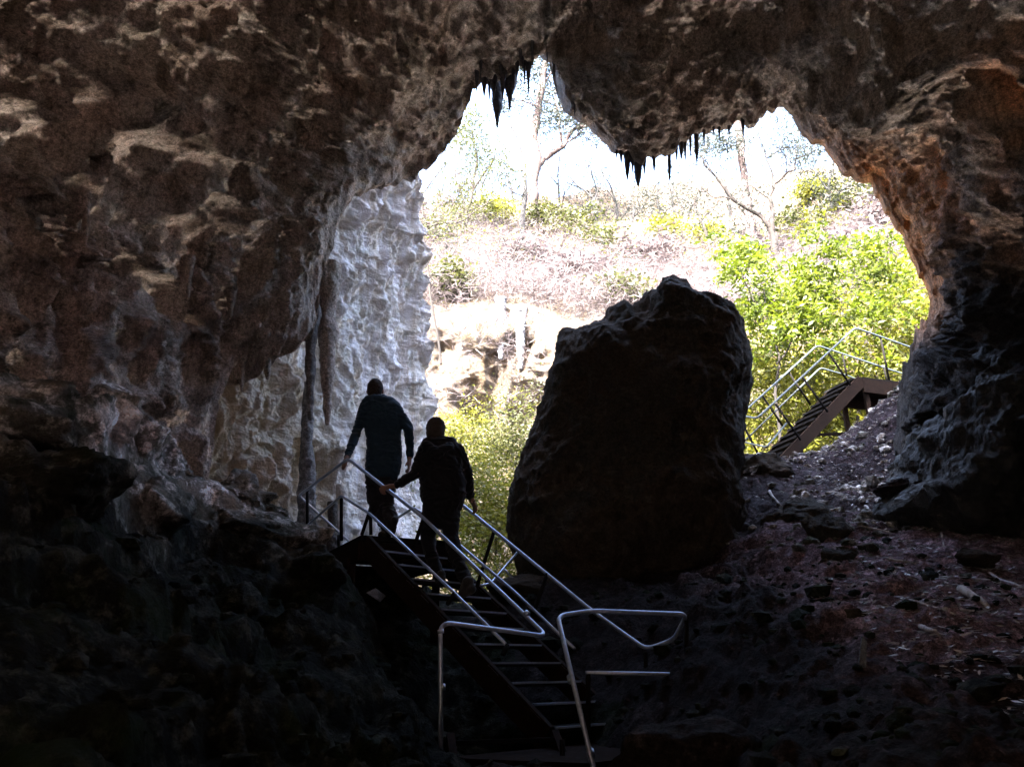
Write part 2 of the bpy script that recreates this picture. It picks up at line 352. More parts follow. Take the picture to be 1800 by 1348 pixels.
outer = [(-2200, 1300), (-2200, 1150), (-2200, 1000), (-2200, 930), (-2200, 860), (-2200, 780), (-2200, 700), (-2200, 640), (-2200, 580), (-2200, 500), (-2200, 350), (-2200, 150), (-2200, -50),
         (-2200, -300), (-2200, -550), (-2100, -800), (-1900, -1000), (-1600, -1200), (-1350, -1300), (-1050, -1400), (-750, -1450), (-500, -1450), (-250, -1450), (0, -1450), (250, -1450), (450, -1450),
         (650, -1450), (800, -1450), (900, -1450), (1020, -1450), (1150, -1450), (1250, -1450), (1320, -1450), (1420, -1450), (1520, -1450), (1640, -1450), (1850, -1450), (2000, -1450),
         (2100, -1450), (2200, -1450), (2300, -1450), (2450, -1400), (2600, -1350), (2800, -1200), (3000, -1000), (3200, -800), (3400, -600), (3600, -400), (3800, -100), (3900, 150),
         (3950, 350), (4000, 550), (4000, 750), (4000, 1000), (4000, 1250), (4000, 1500), (4000, 1750), (4000, 2000)]
assert len(ring) == len(outer), (len(ring), len(outer))
depth_pts = [(-2200, 1300, 4.0), (-2200, 500, 4.0), (-2200, -500, 4.6), (-2200, -1300, 5.5), (-500, 300, 5.2), (-500, 700, 5.2), (-500, -500, 5.9), (0, 600, 6.6), (0, 300, 6.6), (0, 0, 6.8), (300, 700, 8.5), (300, 450, 8.5), (300, 200, 8.2), (300, 0, 8.0), (150, 500, 7.5),
             (470, 560, 9.6), (480, 400, 9.8), (500, 250, 9.7), (500, 60, 9.0), (650, 220, 11.1), (720, 120, 10.8), (700, 0, 9.8), (900, 20, 10.6), (1050, 100, 10.2), (1130, 180, 9.9), (1150, 50, 9.2), (1150, -300, 7.6), (600, -500, 7.5), (1150, -1450, 6.2), (-500, -1450, 6.5), (2300, -1450, 6.5),
             (1300, 40, 10.4), (1350, 100, 10.2), (1450, 60, 9.5), (1480, 180, 10.4), (1600, 200, 9.8), (1600, 0, 8.6), (1750, 100, 8.5), (1750, 400, 8.7), (1680, 400, 9.9), (1700, 500, 9.7), (1670, 560, 10.6), (1660, 700, 9.8), (1760, 650, 9.6), (1700, 850, 9.9), (1850, 800, 8.8),
             (2300, 600, 7.2), (2300, 100, 6.0), (2300, -500, 6.5), (4000, 1500, 4.2), (4000, 300, 4.6), (3300, -700, 5.5), (1850, -500, 7.2), (1800, 250, 8.0), (1640, 640, 10.9)]
rp = np.array([(a, b) for a, b, _ in ring] + [(a, b) for a, b, _ in depth_pts], float) / 1000; rv = np.array([c for *_, c in ring] + [c for *_, c in depth_pts])
rfun = tps(rp, rv, 2e-4)
ra, oa = np.array(ring, float)[:, :2], np.array(outer, float)
seg = np.linalg.norm(np.diff(ra, axis=0), axis=1); seg[0] *= .3; seg[-1] *= .2; seg[-2] *= .5
s = np.concatenate([[0], np.cumsum(seg)]); NR, NT = 1400, 330
sq = np.linspace(0, s[-1], NR)
ri = np.stack([np.interp(sq, s, ra[:, k]) for k in (0, 1)], -1)
def smooth1(a, n):
    k = np.ones(2 * n + 1) / (2 * n + 1)
    return np.stack([np.convolve(np.pad(a[:, c], n, mode='edge'), k, 'valid') for c in range(a.shape[1])], -1)
ri = smooth1(ri, 2)
ro = smooth1(np.stack([np.interp(sq, s, oa[:, k]) for k in (0, 1)], -1), 12)
t = np.linspace(0, 1, NT) ** 1.55
PX = ri[:, None] + (ro - ri)[:, None] * t[None, :, None]
R = rfun(PX / 1000)
P = rays(PX[..., 0], PX[..., 1]) * R[..., None]
Nn = grid_normals(P); sg = np.sign(-(Nn * P).sum(-1)); Nn *= np.where(np.median(sg) >= 0, 1, -1)
edge = np.linalg.norm(PX - ri[:, None], axis=-1)
m_big = sstep(0, 170, edge); m_mid = .25 + .75 * sstep(0, 70, edge)
left = sstep(800, 500, PX[..., 0])
P2 = P.copy(); P2[..., 2] *= .22
hz = P.copy(); hz[..., 2] *= .12
drip = ridged(hz, 2.2, 4, 3)
phase = P[..., 2] * .62 + .85 * fbm(P, .45, 3, 2) + .10 * drip + .05 * noise3(hz * 7)
fr = phase - np.floor(phase)
shelf = (1 - fr) ** 1.3 * sstep(0, .06, fr)                       # bulges outwards down to a ragged lip, then an undercut
disp = m_big * (.50 * fbm(P, .40, 3) + .30 * (ridged(P, .75, 4) - .3)) + m_mid * (.13 * (ridged(P, 2.0, 4, 4) - .3) + .07 * fbm(P, 5.0, 3, 1) + .025 * ridged(P, 12.0, 2))
cur = sstep(-.15, .35, fbm(P, .55, 3, 61))
h9 = P.copy(); h9[..., 2] *= .07
disp += left * m_big * (.26 * (shelf - .4)) + (.3 + .7 * left) * m_mid * (.14 * (drip - .3) + (.3 + .7 * cur) * (.34 * (ridged(h9, 3.0, 3, 33) - .3) + .16 * (ridged(h9, 7.5, 2, 35) - .3)))
rightm = sstep(1550, 1650, PX[..., 0]) * sstep(300, 450, PX[..., 1])
disp += m_mid * (.035 * ridged(P, 7.0, 3, 12) + .05 * (ridged(P * np.array([1, 1, .5]), 3.6, 3, 21) - .3))
disp += rightm * m_mid * .22 * (ridged(P, 1.5, 4, 8) - .3)
P = P + Nn * disp[..., None]
# silhouette raggedness at the mouth
P[..., 2] += (sstep(60, 0, edge) * (.10 * noise3(hz * 9) + .08 * fbm(P, 4, 2)))
tooth = np.clip(noise3(hz * 3.5) + .6 * noise3(hz * 9 + 4) - .05, 0, 1) ** .8
P[..., 2] -= .42 * tooth * sstep(90, 0, edge) * np.where(PX[..., 0] < 570, 1, np.where(PX[..., 0] < 960, .22, .15)) * np.where((PX[..., 0] > 955) & (PX[..., 0] < 1090), .3, 1)
rim = P[:, 0]; cen = np.array([1.5, 0, 3.5])
back = P[:, -1]
def out_ring(k, dy):
    q = rim.copy(); q[:, [0, 2]] = cen[[0, 2]] + (q[:, [0, 2]] - cen[[0, 2]]) * k; q[:, 1] += dy; return q
rows = [out_ring(5.0, -24), out_ring(1.8, -.3), out_ring(1.3, .4), out_ring(1.1, .5), out_ring(1.03, .25)]
rows[1][:, 2] = np.where(rim[:, 2] > 4.5, np.maximum(rows[1][:, 2], 14.5), rows[1][:, 2]); rows[0][:, 2] = np.where(rim[:, 2] > 4.5, np.maximum(rows[0][:, 2], 20.0), rows[0][:, 2])  # unseen hill edge above the mouth, raised to shade the far staircase
pre = np.stack(rows, 1)
q1 = back * 1.0; q1[:, 1] = -3; q1[:, [0, 2]] *= 1.15
q2 = back * 1.0; q2[:, 1] = -7; q2[:, [0, 2]] *= .9
q3 = back * 1.0; q3[:, 1] = -10; q3[:, [0, 2]] *= .05
PP = np.concatenate([pre, P, np.stack([q1, q2, q3], 1)], 1)
shell = mesh_from('cave_wall', PP.reshape(-1, 3), grid_faces(*PP.shape[:2]), M['wall'])
tag(shell, kind='structure')

# ------------------------------------------------------------------ sheet of rock given by control points in space
def rock_sheet(name, left_edge, right_edge, dpts, nu, nv, mat, dispf, wrap=None, lam=1e-4):
    le, re = np.array(left_edge, float), np.array(right_edge, float)
    vv = np.linspace(0, 1, nv)
    def along(e):
        d = np.concatenate([[0], np.cumsum(np.linalg.norm(np.diff(e, axis=0), axis=1))]); return np.stack([np.interp(vv * d[-1], d, e[:, k]) for k in (0, 1)], -1)
    L_, R_ = along(le), along(re); uu = np.linspace(0, 1, nu)
    PX = L_[None] + (R_ - L_)[None] * uu[:, None, None]
    d = np.array(dpts, float); f = tps(d[:, :2] / 1000, d[:, 2], lam)
    P = rays(PX[..., 0], PX[..., 1]) * f(PX / 1000)[..., None]
    N = grid_normals(P); N *= np.where(np.median((N * P).sum(-1)) <= 0, 1, -1)
    P = P + N * dispf(P, PX, uu[:, None] * np.ones((1, nv)))[..., None]
    if wrap: P = np.concatenate([P] + [(P[-1] + np.array(w))[None] for w in wrap], 0)
    return mesh_from(name, P.reshape(-1, 3), grid_faces(P.shape[0], P.shape[1]), mat)
def flow_disp(P, PX, u):
    hz = P.copy(); hz[..., 2] *= .16
    ph = P[..., 2] * .8 + 1.1 * fbm(P, .5, 3, 9) + .15 * ridged(hz, 2.2, 3)
    fr = ph - np.floor(ph); shelf = (1 - fr) ** 1.4 * sstep(0, .10, fr)
    fade = sstep(1.0, .96, u)
    h2_ = P.copy(); h2_[..., 2] *= .09
    knob = np.clip(fbm(P * np.array([1, 1, .55]), 2.2, 3, 14), 0, 1)
    return .42 * (ridged(h2_, 1.1, 3, 3) - .3) + .16 * (ridged(h2_, 3.2, 3, 6) - .3) + .10 * shelf + .16 * fade * fbm(P, .6, 3, 4) + .30 * knob + .07 * (ridged(P, 3.4, 4, 1) - .3) + .03 * fbm(P, 8, 3)
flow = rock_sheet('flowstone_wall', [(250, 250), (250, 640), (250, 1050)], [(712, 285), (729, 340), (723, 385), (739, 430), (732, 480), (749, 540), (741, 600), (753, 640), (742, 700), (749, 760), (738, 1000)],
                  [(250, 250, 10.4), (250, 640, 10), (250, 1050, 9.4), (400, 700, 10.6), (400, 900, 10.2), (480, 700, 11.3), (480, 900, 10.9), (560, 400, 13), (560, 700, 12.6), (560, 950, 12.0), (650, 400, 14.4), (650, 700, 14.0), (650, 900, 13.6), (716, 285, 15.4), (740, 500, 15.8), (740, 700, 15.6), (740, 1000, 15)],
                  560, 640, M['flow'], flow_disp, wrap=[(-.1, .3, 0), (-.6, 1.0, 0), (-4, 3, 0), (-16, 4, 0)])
tag(flow, kind='structure')

# opposite side of the gorge: lower cliff with undercut, brushy slope above
def cliff_disp(P, PX, u):
    hz = P.copy(); hz[..., 2] *= .3
    low = sstep(540, 620, PX[..., 1])
    hv = P.copy(); hv[..., 2] *= .12
    return low * (.55 * (ridged(hv, .9, 3, 5) - .3) + 1.0 * (ridged(hz, .30, 4, 3) - .3) + .8 * fbm(P, .35, 3, 4) + .4 * (ridged(P, 1.0, 4, 1) - .3)) + (1 - low) * (.45 * fbm(P, .3, 4, 2))
dp = []
for x in (300, 740, 900, 1050, 1300, 1600, 1900, 2300):
    h = np.interp(x, [300, 700, 900, 1100, 1250, 1400, 1500, 1700, 2300], [420, 400, 400, 428, 445, 420, 375, 300, 200])
    dp += [(x, h, 44), (x, h + 60, 36), (x, 500, 30.5), (x, 540, 28.4), (x, 580, 27.6), (x, 640, 27.6), (x, 720, 26.8), (x, 850, 25.0), (x, 1100, 20)]
dp += [(1500, 480, 30), (1700, 480, 29)]
cliff = rock_sheet('cliff', [(300, 418), (300, 1100)], [(2300, 200), (2300, 1100)], dp, 420, 330, M['cliff'], cliff_disp, wrap=None, lam=3e-3)
tag(cliff, kind='structure')

# ------------------------------------------------------------------ the great boulder and the smaller rocks
def outline_rock(name, outline, Y, depth, mat, label, cat='boulder', group=None, nu=420, nv=260, amp=1.0, tilt=0.0):
    o = np.array(outline, float); c = o.mean(0); n = nu
    d = np.concatenate([[0], np.cumsum(np.linalg.norm(np.diff(np.vstack([o, o[:1]]), axis=0), axis=1))]); q = np.linspace(0, d[-1], n, endpoint=False)
    oo = np.stack([np.interp(q, d, np.append(o[:, k], o[0, k])) for k in (0, 1)], -1)
    cw = np.array(W(c[0], c[1], Y)); ow = np.array([W(a, b, Y) for a, b in oo]) - cw
    lam = np.linspace(-math.pi / 2, math.pi / 2, nv)
    rr = np.abs(np.cos(lam)) ** .55; yy = np.sign(np.sin(lam)) * np.abs(np.sin(lam)) ** .9 * depth
    P = cw + ow[:, None] * rr[None, :, None] + np.array([0, 1, 0]) * yy[None, :, None]
    P[..., 1] += tilt * (P[..., 2] - cw[2])
    N = grid_normals(np.concatenate([P[-1:], P, P[:1]]))[1:-1]; N *= np.sign((N * (P - cw)).sum(-1, keepdims=True) + 1e-9)
    face = np.abs(np.sin(lam))[None] ** .5
    dis = amp * ((.03 + .55 * face) * (ridged(P, .55, 4, 3) - .45) + .11 * (ridged(P, 2.2, 5, 5, .6) - .45) + .05 * fbm(P, 5.5, 3, 8)) - .03
    P = P + N * dis[..., None]
    P[:, 0] = P[:, 0].mean(0); P[:, -1] = P[:, -1].mean(0)
    m = mesh_from(name, P.reshape(-1, 3), grid_faces(n, nv, closed=True), mat)
    return tag(m, label, cat, group)
outline_rock('boulder', [(1165, 498), (1198, 510), (1212, 536), (1245, 545), (1266, 562), (1290, 602), (1308, 640), (1314, 690), (1302, 740), (1290, 800), (1283, 870), (1285, 940), (1290, 1020), (1270, 1130), (1100, 1180), (950, 1130), (915, 1040),
              (905, 985), (889, 930), (890, 872), (915, 800), (950, 722), (966, 660), (984, 606), (1010, 598), (1045, 586), (1060, 566), (1078, 557), (1097, 570), (1125, 547), (1143, 536), (1150, 508)], 10.2, 1.35, M['boulder'],
             'huge dark upright boulder standing in the middle of the cave mouth', amp=.55)
outline_rock('rock_outcrop', [(1810, 425), (1760, 455), (1722, 492), (1700, 540), (1672, 575), (1668, 640), (1650, 700), (1612, 770), (1600, 850), (1560, 900), (1640, 950), (1740, 1000), (1850, 1050), (2050, 1050), (2150, 800), (2100, 480)], 8.3, 1.1, M['darkrock'],
             'black rock mass leaning in from the right edge above the soil slope', 'rock outcrop', amp=.8)
def pebble(name, px, py, Y, w, h, mat, label, group=None, seed=0, sink=.3, cat='rock', yaw=0.0, flat=.8):
    """an angular rock of its own, w and h in metres, resting in the ground"""
    rg = np.random.default_rng(seed); c = np.array(W(px, py, Y)); n, m = 72, 44
    th = np.linspace(0, 2 * math.pi, n, endpoint=False)[:, None]; la = np.linspace(-math.pi / 2, math.pi / 2, m)[None]
    D = np.stack([np.cos(la) * np.cos(th), np.cos(la) * np.sin(th), np.sin(la) * np.ones_like(th)], -1)
    r = np.full(D.shape[:2], 1.25)
    for k in range(16):                                            # chop with random planes -> facets
        nn = rg.normal(size=3); nn /= np.linalg.norm(nn); r = np.minimum(r, rg.uniform(.7, 1.05) / np.maximum(D @ nn, .05))
    P = D * r[..., None]; off = rg.uniform(0, 50)
    P *= (1 + .16 * fbm(P, 1.6, 4, off) + .06 * ridged(P, 5, 3, off))[..., None]
    P = P * np.array([w / 2, w / 2 * flat, h / 2]); cs, sn = math.cos(yaw), math.sin(yaw)
    P = np.stack([P[..., 0] * cs - P[..., 1] * sn, P[..., 0] * sn + P[..., 1] * cs, P[..., 2]], -1) + c - np.array([0, 0, h * sink * .3])
    return tag(mesh_from(name, P.reshape(-1, 3), grid_faces(n, m, closed=True), mat), label, cat, group)
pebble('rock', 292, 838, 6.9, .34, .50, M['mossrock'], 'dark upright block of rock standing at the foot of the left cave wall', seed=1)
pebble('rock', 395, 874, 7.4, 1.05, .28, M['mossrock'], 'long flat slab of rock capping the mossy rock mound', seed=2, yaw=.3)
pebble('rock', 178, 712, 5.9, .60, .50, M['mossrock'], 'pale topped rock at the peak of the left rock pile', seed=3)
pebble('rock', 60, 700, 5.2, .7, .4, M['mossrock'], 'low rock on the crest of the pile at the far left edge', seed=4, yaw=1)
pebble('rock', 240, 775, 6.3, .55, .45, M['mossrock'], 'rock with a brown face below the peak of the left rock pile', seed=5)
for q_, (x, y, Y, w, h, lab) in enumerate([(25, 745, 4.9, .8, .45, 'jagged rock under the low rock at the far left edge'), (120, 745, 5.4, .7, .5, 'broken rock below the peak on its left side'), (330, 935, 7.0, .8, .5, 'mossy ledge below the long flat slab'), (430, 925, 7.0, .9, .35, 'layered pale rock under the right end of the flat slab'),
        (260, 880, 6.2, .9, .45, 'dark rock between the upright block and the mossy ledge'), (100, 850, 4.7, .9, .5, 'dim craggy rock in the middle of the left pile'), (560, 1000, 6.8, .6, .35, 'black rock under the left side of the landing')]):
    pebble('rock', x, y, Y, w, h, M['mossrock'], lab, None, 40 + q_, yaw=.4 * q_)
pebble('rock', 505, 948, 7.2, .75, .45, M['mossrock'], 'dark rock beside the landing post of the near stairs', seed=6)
pebble('rock', 1450, 935, 8.4, .40, .50, M['boulder'], 'dark pointed rock between the gully and the brown soil slope', seed=8)
pebble('rock', 1480, 985, 7.6, .35, .25, M['boulder'], 'dark rock just below the pointed rock on the soil slope', seed=9)
pebble('rock', 1335, 835, 11.0, .75, .6, M['boulder'], 'rounded rock right beside the big boulder below the far stairs', seed=10)
pebble('rock', 1410, 905, 9.4, .9, .5, M['boulder'], 'wide dark rock below the foot of the far stairs', seed=11, yaw=.5)
pebble('rock', 1640, 870, 8.8, 1.3, .28, M['ground'], 'pale tilted slab leaning on the dark right hand rock wall', seed=12, yaw=.6)
pebble('rock', 1570, 1042, 6.4, .35, .16, M['boulder'], 'flat dark stone lying in the middle of the soil slope', seed=13)
pebble('rock', 1720, 978, 7.0, .3, .18, M['boulder'], 'small rock at the foot of the right wall beside leaf litter', seed=14)
pebble('rock', 1510, 1100, 5.6, .32, .24, M['boulder'], 'dark stone above the pale upright splinter of wood', seed=15)
pebble('rock', 935, 1040, 9.3, 1.1, .5, M['boulder'], 'low lit rock at the left foot of the huge boulder', seed=16)
pebble('rock', 1250, 1350, 3.6, .7, .35, M['ground'], 'brown earthy lump at the bottom edge of the photo', seed=17)

# ------------------------------------------------------------------ stalactites and columns
def dripstone(name, base, length, r0, mat, label, group=None, seed=0, lean=(0, 0), cat='stalactite', knob=.5, up=False, flat=1.0, tip=.02):
    n, m = 28, max(30, int(length * 60)); base = np.array(base); t = np.linspace(0, 1, m)[:, None]; th = np.linspace(0, 2 * math.pi, n, endpoint=False)[None]
    r = r0 * ((1 - t) ** .8 + tip) * (1 + knob * noise3(np.stack([t * length * 2.2 + seed * 3.1, t * 0 + seed, t * 0], -1)))
    sgn = 1 if up else -1
    P = np.stack([r * np.cos(th) + lean[0] * t, r * np.sin(th) * flat + lean[1] * t, sgn * length * t * np.ones_like(th)], -1)
    nn = np.stack([np.cos(th) * np.ones_like(t), np.sin(th) * np.ones_like(t), 0 * t * th], -1)
    Q = P + base; P = P + nn * ((.35 * fbm(Q, 5, 3, seed) + .45 * ridged(Q * np.array([1, 1, .35]), 6, 3) + .25 * fbm(Q, 14, 2, seed)) * r * .45)[..., None] + base
    P[-1] = P[-1].mean(0)
    return tag(mesh_from(name, P.transpose(1, 0, 2).reshape(-1, 3), grid_faces(n, m, closed=True), mat), label, cat, group)
def stal_px(x0, y0, y1, wpx, Y, label, group, seed, mat='stal', **k):
    if Y < 20: Y = float(rays(np.array([float(x0)]), np.array([float(y1)]))[0, 1] * rfun(np.array([[x0 / 1000, (y0 * .7 + y1 * .3) / 1000]]))[0]) - .12
    a, b = W(x0, y0, Y), W(x0, y1, Y); Ln = (a.z - b.z); d = Y * CP + a.z * SP
    return dripstone('stalactite', tuple(a + Vector((0, 0, .12))), Ln + .12, wpx / 2 * d / FPX * 1.25, M[mat], label, group, seed, **{'lean': (b.x - a.x, 0), **k})
SG = 'stalactites fringing the cave mouth'
stal_px(851, 105, 172, 16, 11.6, 'stalactite nearest the pale left rim of the mouth', SG, 1)
stal_px(868, 105, 176, 16, 11.5, 'short stalactite just left of the longest one', SG, 2)
stal_px(874, 95, 226, 22, 11.4, 'longest and thickest stalactite, ending in a lumpy club against the sky', SG, 3, knob=.6, tip=.12)
stal_px(896, 100, 196, 26, 11.3, 'broad stalactite right of the longest one, with a thin tip', SG, 4)
stal_px(909, 95, 138, 10, 11.3, 'stubby stalactite left of the eucalyptus top', SG, 5)
stal_px(929, 75, 167, 15, 11.2, 'slender stalactite hanging left of the eucalyptus trunk', SG, 6)
stal_px(974, 75, 136, 8, 11.1, 'thin stalactite hanging right of the eucalyptus trunk', SG, 7, tip=.2)
stal_px(885, 95, 150, 20, 11.6, 'stalactite filling the gap between the two broad ones', SG, 27)
stal_px(1103, 252, 318, 16, 10.8, 'short stalactite left of the lowest point of the hanging rock', SG, 8)
stal_px(1122, 262, 330, 22, 10.8, 'stalactite at the lowest point of the hanging rock', SG, 9)
stal_px(1177, 255, 318, 7, 10.9, 'thin drip hanging alone right of the lowest point', SG, 10, tip=.2)
stal_px(1225, 215, 292, 11, 11.0, 'long thin stalactite near the twisted branches', SG, 11)
stal_px(1214, 225, 280, 6, 11.0, 'fine drip beside the long thin stalactite', SG, 12)
stal_px(1255, 222, 240, 5, 11.2, 'tiny drip left of the pink trunk top', SG, 13)
stal_px(1265, 220, 250, 6, 11.3, 'tiny drip second from the pink trunk top', SG, 14)
stal_px(1307, 212, 248, 6, 11.4, 'short drip right of the pink trunk top', SG, 15)
for k, (x, y1, w, lab) in enumerate([(838, 165, 12, 'stalactite hanging against the pale left rim of the notch'), (845, 150, 8, 'short drip between the two left rim stalactites'), (860, 182, 10, 'pointed stalactite just left of the longest stalactite'), (884, 178, 12, 'pointed stalactite touching the longest stalactite on its right'), (903, 160, 10, 'drip on the right flank of the broad stalactite'),
        (915, 128, 8, 'small drip in the high part of the notch'), (922, 150, 9, 'small stalactite beside the slender one in the notch'), (936, 120, 8, 'little drip under the top of the notch'), (962, 112, 7, 'little drip over the eucalyptus top'), (1010, 205, 8, 'drip on the left flank of the hanging rock')]):
    stal_px(x, y1 - 75, y1, w, 11.5, lab, SG, 120 + k)
for k, (x, y) in enumerate([(1198, 268), (1205, 264), (1190, 270), (1238, 232), (1084, 262), (1150, 288), (1092, 268), (1282, 224), (918, 110), (862, 130), (1112, 288), (1133, 295)]):
    stal_px(x, y - 8, y + 14 + (k * 7 % 11), 7, 11.0, 'tiny stalactite tooth on the ragged lip of the cave mouth', 'tiny stalactite teeth on the lip', 30 + k)
IG = 'stalactites on the left cave wall'
for k, (x, y0, y1, w, Y, lab) in enumerate([(575, 480, 748, 30, 9.3, 'long brown knobbly stalactite beside the white flowstone wall'), (545, 440, 740, 26, 9.2, 'thick dark hanging column above the slim white streaked pillar'),
        (500, 220, 330, 16, 8.8, 'brown stalactite high on the left wall near the white flowstone'), (250, 90, 170, 14, 7.0, 'dark stalactite high on the left wall'), (150, 250, 430, 18, 6.6, 'long dark rib hanging on the far left wall'),
        (38, 480, 610, 34, 5.9, 'black hanging cone on the left wall above the rock pile'), (405, 500, 560, 16, 8.7, 'short brown tuft stalactite in the middle of the left wall'), (330, 470, 530, 12, 8.0, 'pale edged stalactite left of the brown tuft'),
        (620, 250, 300, 10, 10.2, 'small stalactite over the bright flowstone'), (690, 265, 318, 10, 11.2, 'small stalactite at the top right corner of the bright flowstone'),         (470, 560, 668, 20, 9.1, 'brown stalactite over the lit alcove'), (425, 590, 690, 18, 8.9, 'brown stalactite left over the lit alcove')]):
    stal_px(x, y0, y1, w, Y, lab, IG, 50 + k, 'wall' if k != 1 else 'column', knob=.7, tip=.15)
CG = 'stalagmites and pillars in the lit alcove'
for k, (x, yb, yt, w, Y, mat, lab) in enumerate([(540, 1000, 670, 26, 10.4, 'column', 'slim dark pillar with a pale streak behind the landing rail'), (432, 890, 690, 24, 9.9, 'flow', 'white stalagmite column glowing in the alcove'), (375, 900, 730, 22, 9.5, 'wall', 'brown pillar left of the white stalagmite column'),
        (362, 900, 745, 14, 9.3, 'flow', 'thin white rimmed stalagmite beside the brown pillar'), (500, 960, 800, 26, 10.5, 'flow', 'short knobbly white stalagmite beside the slim dark pillar'), (265, 850, 700, 20, 8.2, 'wall', 'brown column above the upright block'), (600, 960, 850, 26, 11, 'flow', 'stubby white stalagmite seen between the landing rails'), (585, 980, 880, 20, 10.8, 'cliff', 'small tan stalagmite between the landing rails')]):
    a, b = W(x, yb, Y), W(x, yt, Y); d = Y * CP + a.z * SP
    dripstone('stalagmite', tuple(a), b.z - a.z, w / 2 * d / FPX, M[mat], lab, CG, 80 + k, cat='stalagmite', lean=(b.x - a.x, 0), up=True, knob=.8, tip=.45)
for k, (x, y0, y1, w, lab) in enumerate([(915, 545, 650, 13, 'fat pale stalactite hanging under the far cliff edge'), (880, 530, 632, 12, 'tapering pale stalactite left of the fat one on the far cliff'), (945, 560, 614, 6, 'small pale stalactite right of the fat one on the far cliff'), (845, 565, 635, 7, 'stubby pale stalactite at the left of the far cliff group')]):
    stal_px(x, y0, y1, w, 25.0, lab, 'stalactites of the far cliff', 95 + k, 'stalwhite', tip=.35, knob=.25)

# ------------------------------------------------------------------ stairs
RT = .019
def rail(pts, r=.14): return fillet([W(*p) for p in pts], r)
def tubes(name, polys, mat, parent, r=RT):
    for p in polys: MB().tube(p, r).build(name, mat, parent)
def zz(x, y, Y, ox, oy, s): return (ox + x / s, oy + y / s, Y)
A1, B1 = W(642, 960, 7.85), W(962, 1299, 6.1)
hd = (A1 - B1); Th = Vector((hd.y, -hd.x, 0)).normalized() * .87; upv = Vector((0, 0, 1))
st = empty('metal_staircase', (B1.x, B1.y, -.6), 'near galvanised staircase climbed by the two people, with hairpin handrails in front', 'staircase')
for off in (Vector((0, 0, 0)), Th):
    MB().box(A1 + off + Vector((0, 0, .02)), B1 + off, .05, .20).build('stringer', M['rust'], st, False, .006)
nt_ = 11
for i in range(nt_):
    c = A1.lerp(B1, (i + .75) / nt_) + upv * .04; back = Vector((hd.x, hd.y, 0)).normalized()
    tr = MB(); tr.quadslab(c - back * .11 + Th * .03, c - back * .11 + Th * .97, c + back * .11 + Th * .97, c + back * .11 + Th * .03, .03).build('tread', M['grate'], st, False, .004)
    nz = MB().box(c - back * .118 + Th * .03, c - back * .118 + Th * .97, .012, .016); nz.build('nosing', M['tube'], st, False)
    if i:
        for off in (Vector((0, 0, .106)), Th + Vector((0, 0, .106))): MB().box(A1.lerp(B1, (i + .30) / nt_) + off, A1.lerp(B1, (i + .82) / nt_) + off, .05, .005).build('lit_flange_dash', M['tube'], st, False)  # bright strips stand in for light on the stringers between treads
NL = W(635, 940, 7.85); dl = Vector((-.44, .9, 0)) * 2.03; dr = Vector((.9, .44, 0)) * 1.0
MB().quadslab(NL, NL + dr, NL + dr + dl, NL + dl, .05).build('landing_deck', M['steel'], st, False)
MB().box(NL - upv * .16, NL + dl - upv * .16, .05, .2).box(NL + dr - upv * .16, NL + dr + dl - upv * .16, .05, .2).box(NL - upv * .161, NL + dr - upv * .161, .05, .19).box(NL + dl - upv * .161, NL + dr + dl - upv * .161, .05, .19).build('landing_frame', M['rust'], st, False, .005)
for p, h in ((NL + dl * .98, 1.6), (NL + dl * .98 + dr, 2.2), (NL + dr * .9 + dl * .1, 1.5), (NL + dl * .15, 1.4)):
    MB().box(p - upv * .2, p - upv * h, .08, .08, Vector((1, 0, 0))).build('support_post', M['rust'], st, False)
MB().quadslab(W(644, 1042, 7.3), W(660, 1034, 7.35), W(678, 1048, 7.4), W(668, 1058, 7.3), .01).build('bracket_plate', M['stalwhite'], st, False)
tubes('handrail', [rail([(775, 1420, 5.45), (774, 1093, 5.75), (962, 1118, 6.1), (742, 908, 7.2), (612, 806, 7.85), (525, 871, 9.68), (612, 950, 10.8)], .09),
                   rail([(1060, 1420, 4.7), (980, 1082, 5.8), (1040, 1073, 5.95), (1208, 1079, 6.3), (1184, 1124, 6.6), (1136, 1141, 6.75), (1038, 1071, 7.1), (814, 888, 8.1), (727, 829, 8.42), (690, 853, 9.6)], .08)], M['tube'], st, .0172)
tubes('mid_rail', [rail([(893, 1136, 6.35), (799, 1042, 6.95), (648, 901, 7.8), (600, 871, 7.9), (526, 936, 9.7), (572, 976, 10.3)], .05),
                   rail([(1010, 1140, 6.8), (905, 1040, 7.5), (745, 904, 8.35), (727, 892, 8.45), (668, 930, 9.9)], .05),
                   rail([(1030, 1182, 5.85), (1214, 1185, 6.3), (1226, 1196, 6.35)], .04),
                   rail([(833, 1031, 8.9), (861, 1026, 9.0), (868, 1019, 9.1), (912, 968, 9.4)], .05), rail([(886, 1000, 9.2), (914, 1030, 9.3)], .03)], M['tube'], st, .0145)
posts = [((540, 862, 9.55), (541, 985, 9.6)), ((650, 897, 7.8), (636, 940, 7.85)), ((651, 900, 7.9), (652, 940, 7.95)), ((744, 911, 7.2), (728, 962, 7.15)), ((799, 1042, 6.95), (786, 1062, 6.9)), ((868, 935, 7.85), (834, 1046, 7.75)),
         ((962, 1008, 7.4), (938, 1078, 7.3)), ((600, 872, 8.1), (600, 950, 8.1)), ((595, 940, 9.8), (596, 970, 9.8)), ((892, 1133, 6.35), (884, 1150, 6.3)), ((988, 1300, 5.6), (990, 1380, 5.5)), ((1207, 1090, 6.3), (1205, 1290, 6.3)), ((1136, 1146, 6.75), (1130, 1290, 6.75)), ((1034, 1184, 5.86), (1034, 1290, 5.9))]
tubes('rail_post', [[W(*a), W(*b)] for a, b in posts], M['steel'], st, .018)
